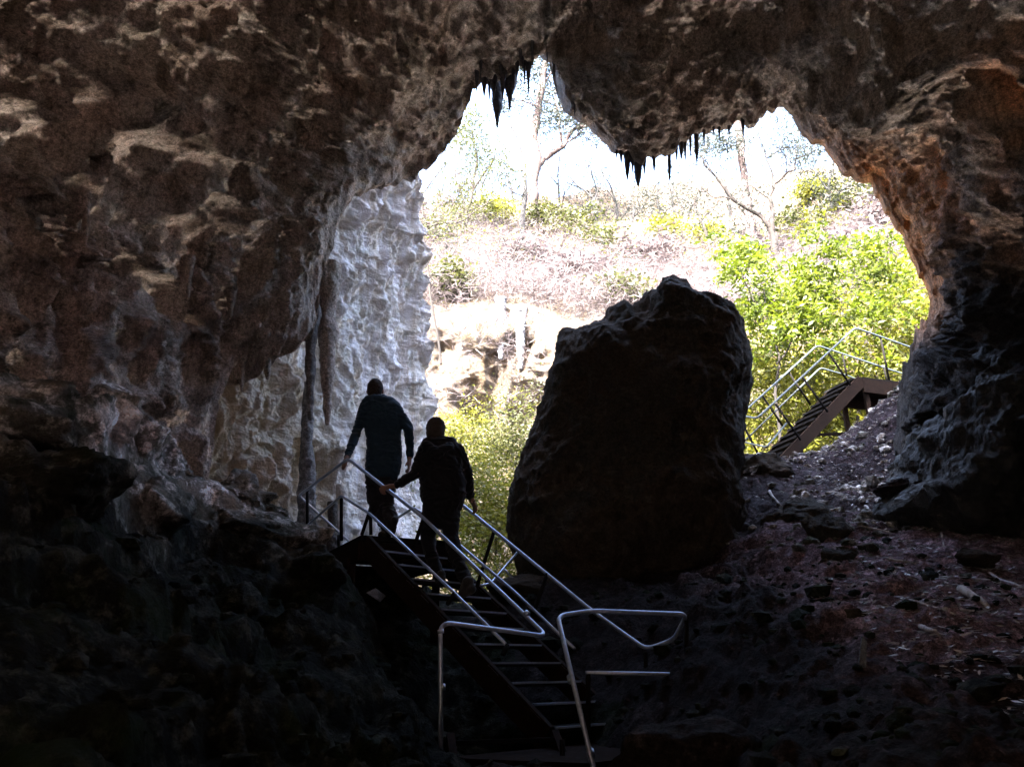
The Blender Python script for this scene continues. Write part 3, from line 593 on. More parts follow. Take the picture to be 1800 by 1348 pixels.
for p, q in (((777, 1202, 5.65), (777.3, 1212, 5.64)), ((1002, 1188, 5.45), (1004, 1198, 5.42)), ((778.5, 1330, 5.53), (779, 1338, 5.52)), ((1037, 1318, 5.0), (1040, 1328, 4.97)), ((774.5, 1106, 5.73), (775, 1113, 5.73)), ((924, 1076, 6.25), (928, 1080, 6.23))):
    tubes('tube_joint', [[W(*p), W(*q)]], M['tube'], st, .024)
zl = B1.z - .05
pl = [Vector((x, y, zl)) for x, y in ((-.45, 5.45), (.36, 6.15), (1.0, 6.75), (1.6, 6.1), (.45, 5.15))]
lm = MB(); k = len(lm.v); lm.v = pl + [p - upv * .04 for p in pl]; lm.f = [[4, 3, 2, 1, 0], [5, 6, 7, 8, 9]] + [[i, (i + 1) % 5, 5 + (i + 1) % 5, 5 + i] for i in range(5)]
lm.build('lower_deck', M['rust'], st, False)
La, Lb = W(788, 1306, 5.35), W(975, 1299, 5.95)
MB().box(La, Lb, .012, .03).build('deck_nosing', M['grate'], st, False)
for i in range(3):
    o = Vector((.06 * i, -.27 * (i + 1), -.16 * (i + 1)))
    MB().quadslab(La + o, Lb + o, Lb + o + Vector((0, .22, 0)), La + o + Vector((0, .22, 0)), .03).build('lower_tread', M['grate'], st, False, .004)
for p in (La, Lb): MB().box(p + Vector((0, .1, -.02)), p + Vector((.2, -.95, -.62)), .05, .18).build('lower_stringer', M['rust'], st, False)

N0, N1 = W(1357, 827, 14.45), W(1513, 662, 15.2); T2 = Vector((-.27, .96, 0)).normalized() * .95
s2 = empty('metal_staircase', (N0.x, N0.y, N0.z), 'far metal staircase rising right behind the big boulder in front of green leaves', 'staircase')
for off in (Vector((0, 0, 0)), T2): MB().box(N0 + off - upv * .05, N1 + off - upv * .09, .06, .24).build('stringer', M['rust'], s2, False, .006)
h2 = Vector((N1.x - N0.x, N1.y - N0.y, 0)).normalized()
for i in range(11):
    c = N0.lerp(N1, (i + .9) / 11.3)
    MB().quadslab(c + T2 * .03 - h2 * .13, c + T2 * .03 + h2 * .13, c + T2 * .97 + h2 * .13, c + T2 * .97 - h2 * .13, -.04).build('tread', M['steel'], s2, False, .004)
    MB().box(c + T2 * .03 - h2 * .14, c + T2 * .97 - h2 * .14, .012, .02).build('nosing', M['grate'], s2, False)
MB().quadslab(N1, N1 + h2 * 1.9, N1 + h2 * 1.9 + T2, N1 + T2, .05).build('landing_deck', M['steel'], s2, False)
MB().box(N1 - upv * .2, N1 + h2 * 1.9 - upv * .2, .06, .3).box(N1 + T2 - upv * .2, N1 + T2 + h2 * 1.9 - upv * .2, .06, .3).build('landing_frame', M['rust'], s2, False)
for p, h in ((N1 + h2 * .15 + T2 * .1, 1.9), (N1 + h2 * .2 + T2 * .9, 2.6), (N0.lerp(N1, .55) + T2 * .9, 1.5), (N1 + h2 * 1.7 + T2 * .5, 2.4)): MB().box(p - upv * .25, p - upv * h, .09, .09, Vector((1, 0, 0))).build('support_post', M['rust'], s2, False)
MB().box(N0.lerp(N1, .6) + T2 * .9 - upv * .25, N1 + h2 * .6 + T2 * .9 - upv * .95, .06, .06).build('brace', M['rust'], s2, False)
Z4 = lambda x, y, Y: zz(x, y, Y, 1230, 540, 3.83)
tubes('handrail', [rail([Z4(1560, 320, 16.0), Z4(1420, 270, 15.8), Z4(1045, 138, 15.2), Z4(385, 748, 14.4), Z4(270, 728, 15.2), Z4(790, 257, 16.1), Z4(1330, 437, 16.7), Z4(1450, 470, 16.8)], .12)], M['tubefar'], s2, .021)
tubes('mid_rail', [rail([Z4(1330, 600, 16.8), Z4(1000, 462, 16.4), Z4(812, 408, 16.1), Z4(240, 960, 15.1)], .1), rail([Z4(265, 900, 15.2), Z4(448, 943, 14.4), Z4(585, 780, 14.6)], .08)], M['tubefar'], s2, .018)
tubes('rail_post', [[W(*Z4(*a)), W(*Z4(*b))] for a, b in [((690, 470, 14.75), (862, 705, 14.75)), ((865, 305, 15.0), (1015, 525, 15.0)), ((510, 650, 14.55), (680, 893, 14.55)), ((600, 440, 15.8), (745, 655, 15.8)), ((425, 600, 15.5), (563, 805, 15.5)), ((960, 315, 16.3), (990, 462, 16.3)),
                                                          ((1215, 195, 15.5), (1282, 520, 15.5)), ((268, 745, 15.2), (400, 1000, 15.0)), ((1240, 410, 16.6), (1262, 500, 16.6))]], M['steel'], s2, .022)

# ------------------------------------------------------------------ people
def union_mesh(name, caps, ells, voxel, mat, parent=None, smooth=4, noise=0.0, nscale=8.0):
    mb = MB()
    for p0, r0, p1, r1 in caps:
        p0, p1 = Vector(p0), Vector(p1); d = p1 - p0; L = d.length; d = d / L if L > 1e-6 else Vector((0, 0, 1))
        pts, rs = [], []
        for a in (80, 55, 30): pts.append(p0 - d * r0 * math.sin(math.radians(a))); rs.append(r0 * math.cos(math.radians(a)))
        for i in range(5): pts.append(p0 + d * L * i / 4); rs.append(r0 + (r1 - r0) * i / 4)
        for a in (30, 55, 80): pts.append(p1 + d * r1 * math.sin(math.radians(a))); rs.append(r1 * math.cos(math.radians(a)))
        mb.tube(pts, rs, 14)
    for c, rad, rot in ells:
        base = len(mb.v); n, m = 18, 12
        for i in range(m + 1):
            la = -math.pi / 2 + math.pi * i / m * .998 + .002
            for k in range(n):
                v = Vector((math.cos(la) * math.cos(2 * math.pi * k / n) * rad[0], math.cos(la) * math.sin(2 * math.pi * k / n) * rad[1], math.sin(la) * rad[2])); v.rotate(rot); mb.v.append(Vector(c) + v)
        for i in range(m):
            for k in range(n): mb.f.append([base + i * n + k, base + i * n + (k + 1) % n, base + (i + 1) * n + (k + 1) % n, base + (i + 1) * n + k])
        mb.f.append([base + k for k in range(n)][::-1]); mb.f.append([base + m * n + k for k in range(n)])
    tmp = mb.build('tmp', mat)
    rm = tmp.modifiers.new('r', 'REMESH'); rm.mode = 'VOXEL'; rm.voxel_size = voxel; rm.use_smooth_shade = True
    if smooth: sm = tmp.modifiers.new('s', 'SMOOTH'); sm.iterations = smooth; sm.factor = .5
    dg = bpy.context.evaluated_depsgraph_get(); me = bpy.data.meshes.new_from_object(tmp.evaluated_get(dg))
    bpy.data.objects.remove(tmp)
    if noise:
        n = len(me.vertices); co = np.empty(n * 3, np.float32); me.vertices.foreach_get('co', co); co = co.reshape(-1, 3)
        no = np.empty(n * 3, np.float32); me.vertices.foreach_get('normal', no); no = no.reshape(-1, 3)
        q = co.astype(float).copy(); q[:, 2] *= 1.6; q += .25 * np.stack([noise3(q * 3), noise3(q * 3 + 9), noise3(q * 3 + 5)], -1)
        co = co + no * (noise * (ridged(q, nscale, 2) - .35))[:, None]; me.vertices.foreach_set('co', co.astype(np.float32).ravel()); me.update()
    me.polygons.foreach_set('use_smooth', np.full(len(me.polygons), True))
    if not me.materials: me.materials.append(mat)
    o = bpy.data.objects.new(name, me); C.objects.link(o)
    if parent: o.parent = parent; 
    return o
def hand_caps(c, fwd, side, nrm, curl=1.0, thumb=1):
    """palm plus five fingers; fwd along the forearm, side across the knuckles, nrm towards the palm"""
    fwd, side, nrm = fwd.normalized(), side.normalized(), nrm.normalized(); caps = []
    for i in range(4): caps.append((c + side * (i - 1.5) * .019 - fwd * .045, .013, c + side * (i - 1.5) * .021 + fwd * .035, .011))
    for i, L in enumerate((.040, .046, .043, .034)):
        b = c + side * (i - 1.5) * .0225 + fwd * .04
        m = b + fwd * L * (1 - .35 * curl) + nrm * L * .55 * curl + side * (i - 1.5) * .004
        e = m + fwd * L * (.55 - .9 * curl) + nrm * L * .75 * curl; f_ = e - fwd * L * .5 * curl + nrm * L * .25
        caps += [(b, .0098, m, .0092), (m, .0092, e, .0085), (e, .0085, f_, .0075)]
    tb = c - side * .034 * thumb - fwd * .03; tm = tb - side * .024 * thumb + fwd * .03 + nrm * .018; te = tm + fwd * .026 + nrm * .022 * curl
    caps += [(tb, .013, tm, .0115), (tm, .011, te, .009)]
    return caps
I3 = Matrix.Identity(3)
def slices(rows, Y, ry, z_tilt=0):
    """stack of flattened capsules following a traced half-silhouette: (py, xl, xr)"""
    caps = []
    full = []
    for (a, b) in zip(rows, rows[1:]):
        for i in range(4): t = i / 4; full.append([a[k] * (1 - t) + b[k] * t for k in range(len(a))])
    full.append(rows[-1])
    for row in full:
        py, xl, xr, dy = row[:4]; r = ry if len(row) < 5 else row[4]
        p, q = W(xl, py, Y + dy), W(xr, py, Y + dy); r = min(r, (q - p).length * .48); d = (q - p).normalized()
        caps.append((p + d * r, r, q - d * r, r))
    return caps

def zoom5(x, y): return 580 + x / 3.29, 650 + y / 3.29
YM = 8.45
def MP(x, y, dy=0.0): a, b = zoom5(x, y); return W(a, b, YM + dy)
man = None
hc = MP(262, 116, .06)
lh, rh = MP(88, 528, -.42), MP(457, 548, .02)
body = [(MP(262, 150, .05), .062, MP(270, 215, 0), .065), (MP(210, 228), .055, MP(375, 245), .055), (MP(300, 270), .095, MP(310, 560), .095),
        (MP(200, 225), .05, MP(160, 345, -.08), .042), (MP(160, 345, -.08), .041, MP(108, 485, -.32), .028), (MP(108, 485, -.32), .027, lh, .024),
        (MP(393, 240), .05, MP(460, 345, -.05), .042), (MP(460, 345, -.05), .041, MP(463, 490, .05), .028), (MP(463, 490, .05), .027, rh, .024),
        (MP(262, 640), .06, MP(262, 800, .15), .045), (MP(262, 800, .15), .045, MP(325, 930, .1), .035), (MP(330, 650), .06, MP(325, 790, .08), .045), (MP(325, 790, .08), .045, MP(360, 880, .0), .035)]
body += hand_caps(lh, (lh - MP(108, 485, -.32)), W(620, 806, 7.8) - W(590, 818, 8.3), Vector((0, 0, -1)), 1.0, -1) + hand_caps(rh, Vector((0, .1, -1)), Vector((0, -1, 0)), Vector((-1, 0, 0)), .45, -1)
ell = [(hc, (.076, .098, .112), I3), (hc + Vector((0, .055, -.05)), (.058, .06, .075), I3), (hc + Vector((0, .105, -.02)), (.014, .025, .03), I3), (hc + Vector((-.090, 0, -.02)), (.013, .022, .034), I3), (hc + Vector((.090, 0, -.02)), (.013, .022, .034), I3)]
man = union_mesh('person', body, ell, .0065, M['skin'], None, 3)
tag(man, 'person in a navy long sleeved shirt and grey trousers topping the near stairs', 'person', 'two people walking out of the cave')
man['category'] = 'person'
union_mesh('hair', [], [(hc + Vector((0, -.012, .018)), (.094, .108, .118), I3), (hc + Vector((0, -.035, -.03)), (.083, .078, .09), I3)], .007, M['hair'], man, 2, .01, 30)
shirt = slices([(zoom5(0, 168)[1], 580 + 215 / 3.29, 580 + 325 / 3.29, 0, .06), (zoom5(0, 195)[1], 580 + 178 / 3.29, 580 + 385 / 3.29, 0, .09), (zoom5(0, 230)[1], 580 + 172 / 3.29, 580 + 415 / 3.29, 0, .11), (zoom5(0, 300)[1], 580 + 195 / 3.29, 580 + 420 / 3.29, 0, .125), (zoom5(0, 380)[1], 580 + 210 / 3.29, 580 + 410 / 3.29, 0, .12), (zoom5(0, 460)[1], 580 + 212 / 3.29, 580 + 416 / 3.29, 0, .125), (zoom5(0, 530)[1], 580 + 206 / 3.29, 580 + 415 / 3.29, 0, .13), (zoom5(0, 590)[1], 580 + 203 / 3.29, 580 + 402 / 3.29, 0, .13)], YM, .12)
shirt += [(MP(205, 222), .075, MP(160, 345, -.08), .056), (MP(160, 345, -.08), .056, MP(102, 497, -.34), .040), (MP(385, 240), .078, MP(458, 345, -.05), .058), (MP(458, 345, -.05), .058, MP(463, 500, .05), .040)]
union_mesh('shirt', shirt, [], .011, M['navy'], man, 5, .022, 7)
tro = slices([(zoom5(0, 570)[1], 580 + 207 / 3.29, 580 + 398 / 3.29, 0, .115), (zoom5(0, 650)[1], 580 + 204 / 3.29, 580 + 390 / 3.29, .02, .115), (zoom5(0, 720)[1], 580 + 214 / 3.29, 580 + 375 / 3.29, .05, .10)], YM, .115)
tro += [(MP(262, 680), .098, MP(262, 800, .15), .080), (MP(262, 800, .15), .078, MP(325, 905, .1), .062), (MP(325, 905, .1), .06, MP(325, 965, .12), .06), (MP(330, 680), .095, MP(325, 790, .08), .085), (MP(325, 790, .08), .082, MP(362, 872, 0), .072), (MP(362, 872, 0), .066, MP(350, 935, .05), .055)]
union_mesh('trousers', tro, [], .011, M['trouser'], man, 4, .028, 6)
union_mesh('shoe', [(MP(375, 868, -.06), .045, MP(340, 945, .1), .045)], [], .012, M['shoe'], man, 3)
union_mesh('shoe', [(MP(300, 955, .02), .045, MP(330, 960, .26), .042)], [], .012, M['shoe'], man, 3)

YW = 7.45
def FP(x, y, dy=0.0): a, b = zoom5(x, y); return W(a, b, YW + dy)
hc = FP(612, 346, .03)
lh, rh = FP(338, 676, -.02), FP(832, 775, .35)
body = [(FP(612, 385), .055, FP(625, 425), .055), (FP(560, 450), .06, FP(715, 455), .06), (FP(635, 490), .09, FP(640, 720), .09),
        (FP(550, 460), .045, FP(500, 590, -.10), .038), (FP(500, 590, -.1), .037, FP(388, 668, -.05), .025), (FP(388, 668, -.05), .025, lh, .022),
        (FP(745, 470), .045, FP(798, 610, .05), .038), (FP(798, 610, .05), .037, FP(812, 740, .32), .025), (FP(812, 740, .32), .025, rh, .022),
        (FP(590, 800), .06, FP(568, 950, .1), .045), (FP(568, 950, .1), .045, FP(572, 1030, .05), .04), (FP(572, 1030, .05), .04, FP(622, 1160, 0), .035), (FP(702, 800), .06, FP(698, 960, -.02), .045), (FP(698, 960, -.02), .045, FP(735, 1090, -.1), .04), (FP(735, 1090, -.1), .04, FP(785, 1210, -.2), .035)]
body += hand_caps(lh, (lh - FP(388, 668, -.05)), Vector((.6, -.6, -.5)), Vector((-.2, 0, -1)), 1.0, 1) + hand_caps(rh, Vector((.35, .1, -1)), Vector((.5, -1, 0)), Vector((-1, 0, -.3)), .35, -1)
ell = [(hc, (.072, .090, .105), I3), (hc + Vector((0, .05, -.05)), (.052, .055, .068), I3), (hc + Vector((0, .098, -.02)), (.012, .022, .026), I3), (hc + Vector((-.074, 0, -.015)), (.009, .02, .03), I3), (hc + Vector((.074, 0, -.015)), (.009, .02, .03), I3)]
wom = union_mesh('person', body, ell, .0065, M['skin'], None, 3)
tag(wom, 'person in a black hooded jacket halfway up the near stairs, both hands on the rails', 'person', 'two people walking out of the cave')
union_mesh('hair', [(hc + Vector((0, -.03, -.05)), .07, hc + Vector((0, -.03, -.09)), .055)], [(hc + Vector((0, -.01, .015)), (.098, .106, .115), I3), (hc + Vector((0, -.03, -.045)), (.094, .082, .082), I3)], .007, M['hair2'], wom, 2, .014, 30)
X = lambda v: 580 + v / 3.29
jk = slices([(zoom5(0, 415)[1], X(555), X(668), 0, .06), (zoom5(0, 432)[1], X(525), X(738), 0, .085), (zoom5(0, 470)[1], X(512), X(752), 0, .12), (zoom5(0, 540)[1], X(505), X(772), 0, .13), (zoom5(0, 620)[1], X(515), X(785), 0, .135), (zoom5(0, 700)[1], X(520), X(790), 0, .14), (zoom5(0, 760)[1], X(530), X(775), 0, .135), (zoom5(0, 778)[1], X(545), X(750), 0, .12)], YW, .13)
jk += [(FP(550, 465), .075, FP(502, 585, -.10), .060), (FP(502, 590, -.1), .058, FP(398, 662, -.055), .044), (FP(735, 470), .078, FP(795, 612, .05), .062), (FP(795, 612, .05), .06, FP(808, 725, .30), .046), (FP(570, 425, -.06), .045, FP(665, 428, -.06), .045), (FP(560, 440, -.1), .05, FP(625, 485, -.15), .05), (FP(690, 440, -.1), .05, FP(625, 485, -.15), .05)]
union_mesh('jacket', jk, [], .010, M['jacket'], wom, 4, .024, 7)
pt = slices([(zoom5(0, 740)[1], X(545), X(745), 0, .11), (zoom5(0, 800)[1], X(535), X(752), 0, .115), (zoom5(0, 860)[1], X(530), X(745), 0, .10)], YW, .11)
pt += [(FP(585, 830), .092, FP(568, 950, .1), .078), (FP(568, 950, .1), .076, FP(572, 1030, .05), .066), (FP(572, 1030, .05), .066, FP(628, 1185, 0), .056), (FP(700, 830), .092, FP(698, 960, -.02), .078), (FP(698, 960, -.02), .076, FP(735, 1090, -.1), .066), (FP(735, 1090, -.1), .066, FP(790, 1225, -.22), .062)]
union_mesh('trousers', pt, [], .011, M['pants'], wom, 4, .02, 7)
union_mesh('shoe', [(FP(645, 1180, -.06), .042, FP(625, 1215, .14), .042), (FP(650, 1205, -.08), .035, FP(625, 1222, .14), .035)], [], .010, M['shoe'], wom, 3)
union_mesh('shoe', [(FP(800, 1225, -.3), .055, FP(770, 1290, -.12), .048), (FP(820, 1265, -.32), .045, FP(765, 1295, -.08), .042)], [], .010, M['shoe'], wom, 3)

# ------------------------------------------------------------------ leaves, twigs, trees
def blades(centres, n_each, spread, length, width, rg, droop=0.0, flatten=.7):
    """clusters of small diamond leaves around each centre"""
    c = np.repeat(np.asarray(centres, float), n_each, 0); n = len(c)
    sp = np.repeat(np.broadcast_to(np.asarray(spread, float), (len(centres),)), n_each)
    c = c + rg.normal(size=(n, 3)) * sp[:, None] * np.array([1, 1, flatten])
    d = rg.normal(size=(n, 3)); d[:, 2] = d[:, 2] * .6 - droop; d /= np.linalg.norm(d, axis=1, keepdims=True)
    s_ = np.cross(d, rg.normal(size=(n, 3))); s_ /= np.linalg.norm(s_, axis=1, keepdims=True) + 1e-9
    L = length * rg.uniform(.6, 1.3, (n, 1)); w = width * rg.uniform(.7, 1.3, (n, 1))
    return np.stack([c - d * L / 2, c + s_ * w / 2 - d * L * .08, c + d * L / 2, c - s_ * w / 2 - d * L * .08], 1).reshape(-1, 3)
def leaf_obj(name, V, mat, parent=None):
    F = np.arange(len(V), dtype=np.int32).reshape(-1, 4)
    if parent is not None: V = V - np.array(parent.location)
    o = mesh_from(name, V, F, mat, None, False)
    if parent is not None: o.parent = parent
    return o
def wiggle(pts, rg, amp, n=5):
    pts = [np.array(p, float) for p in pts]; out = []
    for a, b in zip(pts, pts[1:]):
        for i in range(n): out.append(a + (b - a) * i / n)
    out.append(pts[-1]); out = np.array(out)
    j = rg.normal(size=out.shape) * amp; j[0] = 0; out = out + j; out[1:-1] = (out[:-2] + 2 * out[1:-1] + out[2:]) / 4
    return [Vector(p) for p in out]
def twigs(mb, p, d, L, r, rg, depth, tips, split=3, spread=.55):
    d = d / np.linalg.norm(d); pts = [p]
    for i in range(4):
        d = d + rg.normal(size=3) * .16; d /= np.linalg.norm(d); pts.append(pts[-1] + d * L / 4)
    mb.tube([Vector(q) for q in pts], [r, r * .9, r * .8, r * .7, r * .55], 5, False)
    tips.append(pts[-1])
    if depth > 0:
        for k in range(split):
            i = rg.integers(2, 5); nd = d + rg.normal(size=3) * spread
            twigs(mb, pts[i], nd, L * rg.uniform(.55, .8), r * .55, rg, depth - 1, tips, split, spread)
def tree(name, Y, limbs, label, cat, bk, lf=None, clusters=(), leafn=60, leafs=.4, leafL=.16, leafW=.04, group=None, seed=0, twig=0, droop=.3, wig=.05, tl=1.2, tiplf=True):
    """limbs: list of (points in (px,py,dY), start radius, end radius); first is the trunk"""
    rg = np.random.default_rng(seed); base = W(limbs[0][0][0][0], limbs[0][0][0][1], Y + limbs[0][0][0][2])
    t = empty(name, base, label, cat, group); tips = []
    for i, (pts, r0, r1) in enumerate(limbs):
        P_ = wiggle([W(x, y, Y + dy) for x, y, dy in pts], rg, wig); n = len(P_); mb = MB()
        rs = [(r0 + (r1 - r0) * k / (n - 1)) * (1 + .12 * rg.normal()) for k in range(n)]
        mb.tube(P_, rs, 9 if i == 0 else 6, False)
        if twig and i > 0:
            for k in range(twig):
                j = rg.integers(max(1, n // 3), n); d = np.array(P_[j] - P_[j - 1]); d = d / np.linalg.norm(d) + rg.normal(size=3) * .7
                twigs(mb, np.array(P_[j]), d, tl * rg.uniform(.6, 1.1), r1 * .7, rg, 2, tips)
        mb.build('trunk' if i == 0 else 'branch', bk, t)
    if lf:
        cs = [np.array(W(x, y, Y + dy)) for x, y, dy in clusters]
        if tips and tiplf: cs += [tips[k] for k in rg.permutation(len(tips))[:160]]
        if cs: leaf_obj('crown', blades(cs, leafn, leafs, leafL, leafW, rg, droop), lf, t)
    return t
def region(poly, n, rg):
    """random points inside a polygon (px,py)"""
    p = np.array(poly, float); lo, hi = p.min(0), p.max(0); out = []
    while len(out) < n:
        q = lo + rg.random(2) * (hi - lo); c = False; j = len(p) - 1
        for i in range(len(p)):
            if (p[i, 1] > q[1]) != (p[j, 1] > q[1]) and q[0] < (p[j, 0] - p[i, 0]) * (q[1] - p[i, 1]) / (p[j, 1] - p[i, 1] + 1e-9) + p[i, 0]: c = not c
            j = i
        if c: out.append(q)
    return out
rg = np.random.default_rng(21)
# leafy tree at the far stairs
cl = [(x, y, rg.normal() * .7) for x, y in region([(1268, 418), (1300, 412), (1340, 430), (1352, 470), (1400, 462), (1445, 475), (1480, 448), (1560, 460), (1590, 428), (1612, 440), (1600, 520), (1500, 560), (1420, 600), (1330, 590), (1300, 540), (1262, 470)], 120, rg)]
cl += [(x, y, rg.normal() * .7) for x, y in region([(1275, 560), (1420, 560), (1620, 520), (1640, 560), (1600, 640), (1300, 640)], 60, rg)]
tree('leafy_tree', 17.3, [([(1370, 860, 0), (1372, 770, 0), (1365, 640, 0), (1358, 560, .2)], .045, .02), ([(1365, 640, 0), (1400, 585, .2), (1460, 530, .3), (1540, 480, .4)], .025, .01), ([(1360, 590, 0), (1320, 520, 0), (1290, 450, 0)], .02, .008), ([(1362, 600, 0), (1345, 520, -.2), (1330, 450, -.2)], .018, .008), ([(1400, 590, 0), (1430, 520, -.2), (1445, 480, -.2)], .018, .008)],
     'bright green broad leaved sapling rising behind the far staircase', 'tree', M['barkd'], M['leaf'], cl, 24, .15, .20, .065, None, 1, twig=5, droop=.25, tl=.7)
cl = [(x, y, rg.normal() * 1.0) for x, y in region([(1262, 590), (1330, 540), (1420, 520), (1500, 500), (1600, 440), (1660, 520), (1650, 620), (1600, 700), (1500, 820), (1380, 880), (1270, 860), (1280, 700)], 330, rg)]
tree('leafy_tree', 19.5, [([(1500, 900, 0), (1505, 760, 0), (1520, 640, 0), (1530, 520, 0)], .06, .02), ([(1505, 760, 0), (1440, 680, 0), (1350, 620, 0)], .03, .012), ([(1512, 700, 0), (1570, 620, 0), (1620, 540, 0)], .03, .012), ([(1504, 780, 0), (1420, 740, 0), (1300, 700, 0)], .03, .01)],
     'broad yellow green leafy tree filling the gap right of the boulder', 'tree', M['barkd'], M['leafy'], cl, 32, .36, .18, .07, None, 2, twig=6, tl=.9)
cl = [(x, y, rg.normal() * 1.5) for x, y in region([(1250, 640), (1640, 600), (1700, 900), (1230, 960)], 130, rg)]
tree('leafy_tree', 22, [([(1410, 960, 0), (1415, 820, 0), (1400, 700, 0)], .07, .03), ([(1412, 840, 0), (1480, 760, 0)], .03, .015)], 'pale yellow leafy thicket seen low down under the far staircase', 'tree', M['barkd'], M['leafy'], cl, 110, .5, .14, .08, None, 3, twig=3)
# yellow green shrubs in the gorge between the people and the boulder
UG = 'yellow green shrubs on the gorge floor'
for k, (poly, Y, n, mt, lab) in enumerate([([(830, 900), (870, 830), (915, 860), (900, 940), (880, 1020), (800, 1030)], 16.5, 80, 'leafy', 'tall yellow green shrub touching the left side of the boulder'),
        ([(730, 940), (800, 900), (850, 960), (880, 1070), (740, 1070)], 15.2, 80, 'leafy', 'yellow green shrub low down behind the two people'),
        ([(790, 830), (820, 760), (860, 740), (880, 800), (830, 860)], 20, 34, 'leafy', 'small yellow bush against the far cliff above the person in black'),
        ([(905, 790), (930, 740), (950, 760), (940, 830), (905, 850)], 19, 26, 'olive', 'olive shrub tucked left of the boulder under the cliff alcove'),
        ([(708, 780), (730, 740), (745, 800), (770, 900), (740, 930), (715, 850)], 17, 26, 'leafy', 'thin green shrub rising between the two people'),
        ([(560, 860), (640, 820), (700, 900), (690, 960), (560, 990)], 16.5, 20, 'olive', 'sparse shrub seen through the landing rails')]):
    cl = [(x, y, rg.normal() * .6) for x, y in region(poly, n, rg)]; p = np.array(poly); mx = p[:, 0].mean(); by = p[:, 1].max() + 30
    lm = [([(mx, by, 0), (mx + 5, (by + p[:, 1].min()) / 2, 0), (mx - 5, p[:, 1].min() + 30, 0)], .025, .008)] + [([(mx, by - 20, 0), (mx + a, (by + p[:, 1].min()) / 2 + b, 0), (mx + 1.6 * a, p[:, 1].min() + 40 + b, 0)], .015, .005) for a, b in ((-28, 10), (25, -15), (40, 30), (-15, -5))]
    tree('shrub', Y, lm, lab, 'shrub', M['barkd'], M[mt], cl, 34, .26, .10, .04, UG, 30 + k, twig=4, droop=0, tl=.8)

# sunlit slope: bushes, dry scrub
def slope_at(px, py):
    """point of the far slope under pixel ray; found from the cliff's own control depths"""
    f = tps(np.array(dp)[:, :2] / 1000, np.array(dp)[:, 2], 3e-3); px, py = np.asarray(px, float), np.asarray(py, float)
    return rays(px, py) * f(np.stack([px, py], -1) / 1000)[:, None]
BG = 'bushes on the sunlit slope'
for k, (x, y, w, h, mt, lab) in enumerate([(1010, 420, 70, 38, 'olive', 'wide olive green bush right of the tall eucalyptus foot'), (950, 405, 34, 20, 'olive', 'low green bush at the eucalyptus foot'), (1065, 450, 45, 28, 'olive', 'round green bush below the wide olive bush'), (870, 385, 26, 24, 'leafy', 'yellow bush on the skyline left of the eucalyptus'),
        (800, 390, 40, 40, 'dry', 'pale dry bush left of the yellow skyline bush'), (1170, 420, 26, 22, 'leafy', 'spiky yellow green tuft on the skyline in the middle'), (1240, 432, 34, 20, 'leafy', 'yellow bush left of the forked tree'), (1480, 395, 36, 30, 'olive', 'green bush high on the right of the slope'), (1440, 425, 26, 22, 'leafy', 'small yellow bush below the high green bush'),
        (1540, 350, 30, 34, 'leafy', 'yellow leaved bush at the right rim of the mouth'), (1425, 350, 26, 18, 'leafy', 'orange yellow bush against the sky right of the forked tree'), (1390, 420, 30, 22, 'olive', 'olive bush just right of the forked tree trunk'), (920, 470, 26, 20, 'dry', 'dry grey bush in the centre of the slope'), (1130, 470, 60, 30, 'dry', 'broad dry bush above the boulder top'),
        (795, 520, 15, 26, 'olive', 'dark green creeper patch on the upper cliff'), (1540, 420, 50, 40, 'dry', 'pinkish dry bush beside the right rim'), (1330, 470, 40, 24, 'dry', 'dry bush left of the green sapling top'), (1005, 500, 40, 24, 'dry', 'dry bush right above the cliff alcove'), (1080, 530, 40, 20, 'olive', 'small olive bush behind the shoulder of the boulder'), (760, 440, 30, 50, 'dry', 'tall dry bush beside the white flowstone edge'), (1590, 370, 34, 30, 'dry', 'dry bush at the far right rim under the roof'), (1500, 470, 50, 30, 'dry', 'dry bush above the green leafy tree')]):
    c = slope_at([x], [y])[0]; sc2 = np.linalg.norm(c) / FPX; b = empty('bush', Vector(c), lab, 'bush', BG); cs = c + rg.normal(size=(36, 3)) * np.array([w * sc2 * .42, w * sc2 * .3, h * sc2 * .42]) + np.array([0, -.6, h * sc2 * .3])
    L = (.34, .10) if mt == 'dry' else (.22, .11)
    leaf_obj('crown', blades(cs, 60, .38, L[0], L[1], rg, 0), M[mt], b); mb = MB()
    for q in cs[:14]: mb.tube([Vector(c), Vector((c + q) / 2 + np.array([0, 0, .1])), Vector(q)], [.03, .02, .01], 5, False)
    mb.build('stem', M['barkd'], b)
q = np.array(region([(700, 400), (900, 405), (1100, 432), (1250, 445), (1400, 425), (1500, 380), (1700, 300), (1700, 540), (1330, 560), (1050, 565), (900, 535), (700, 545)], 2300, rg))
sp = slope_at(q[:, 0], q[:, 1]) + np.array([0, -.3, .3])
tag(leaf_obj('scrub', blades(sp, 60, .50, .40, .022, rg, -.5), M['dry']), 'pale dry scrub and twigs covering the sunlit slope above the cliff', 'scrub', kind='stuff')
q = np.array(region([(700, 560), (1000, 560), (980, 640), (930, 760), (860, 720), (740, 760), (700, 720)], 25, rg)); sp = slope_at(q[:, 0], q[:, 1]) + np.array([0, -1.3, 0])
tag(leaf_obj('creeper', blades(sp, 40, .35, .5, .025, rg, .4), M['dry']), 'dry hanging roots and creepers on the far cliff face', 'creeper', kind='stuff')
q = np.array(region([(700, 400), (900, 405), (1100, 432), (1250, 445), (1400, 425), (1500, 380), (1700, 300), (1700, 500), (1000, 480), (700, 480)], 110, rg)); sp = slope_at(q[:, 0], q[:, 1]) + np.array([0, -.3, .3])
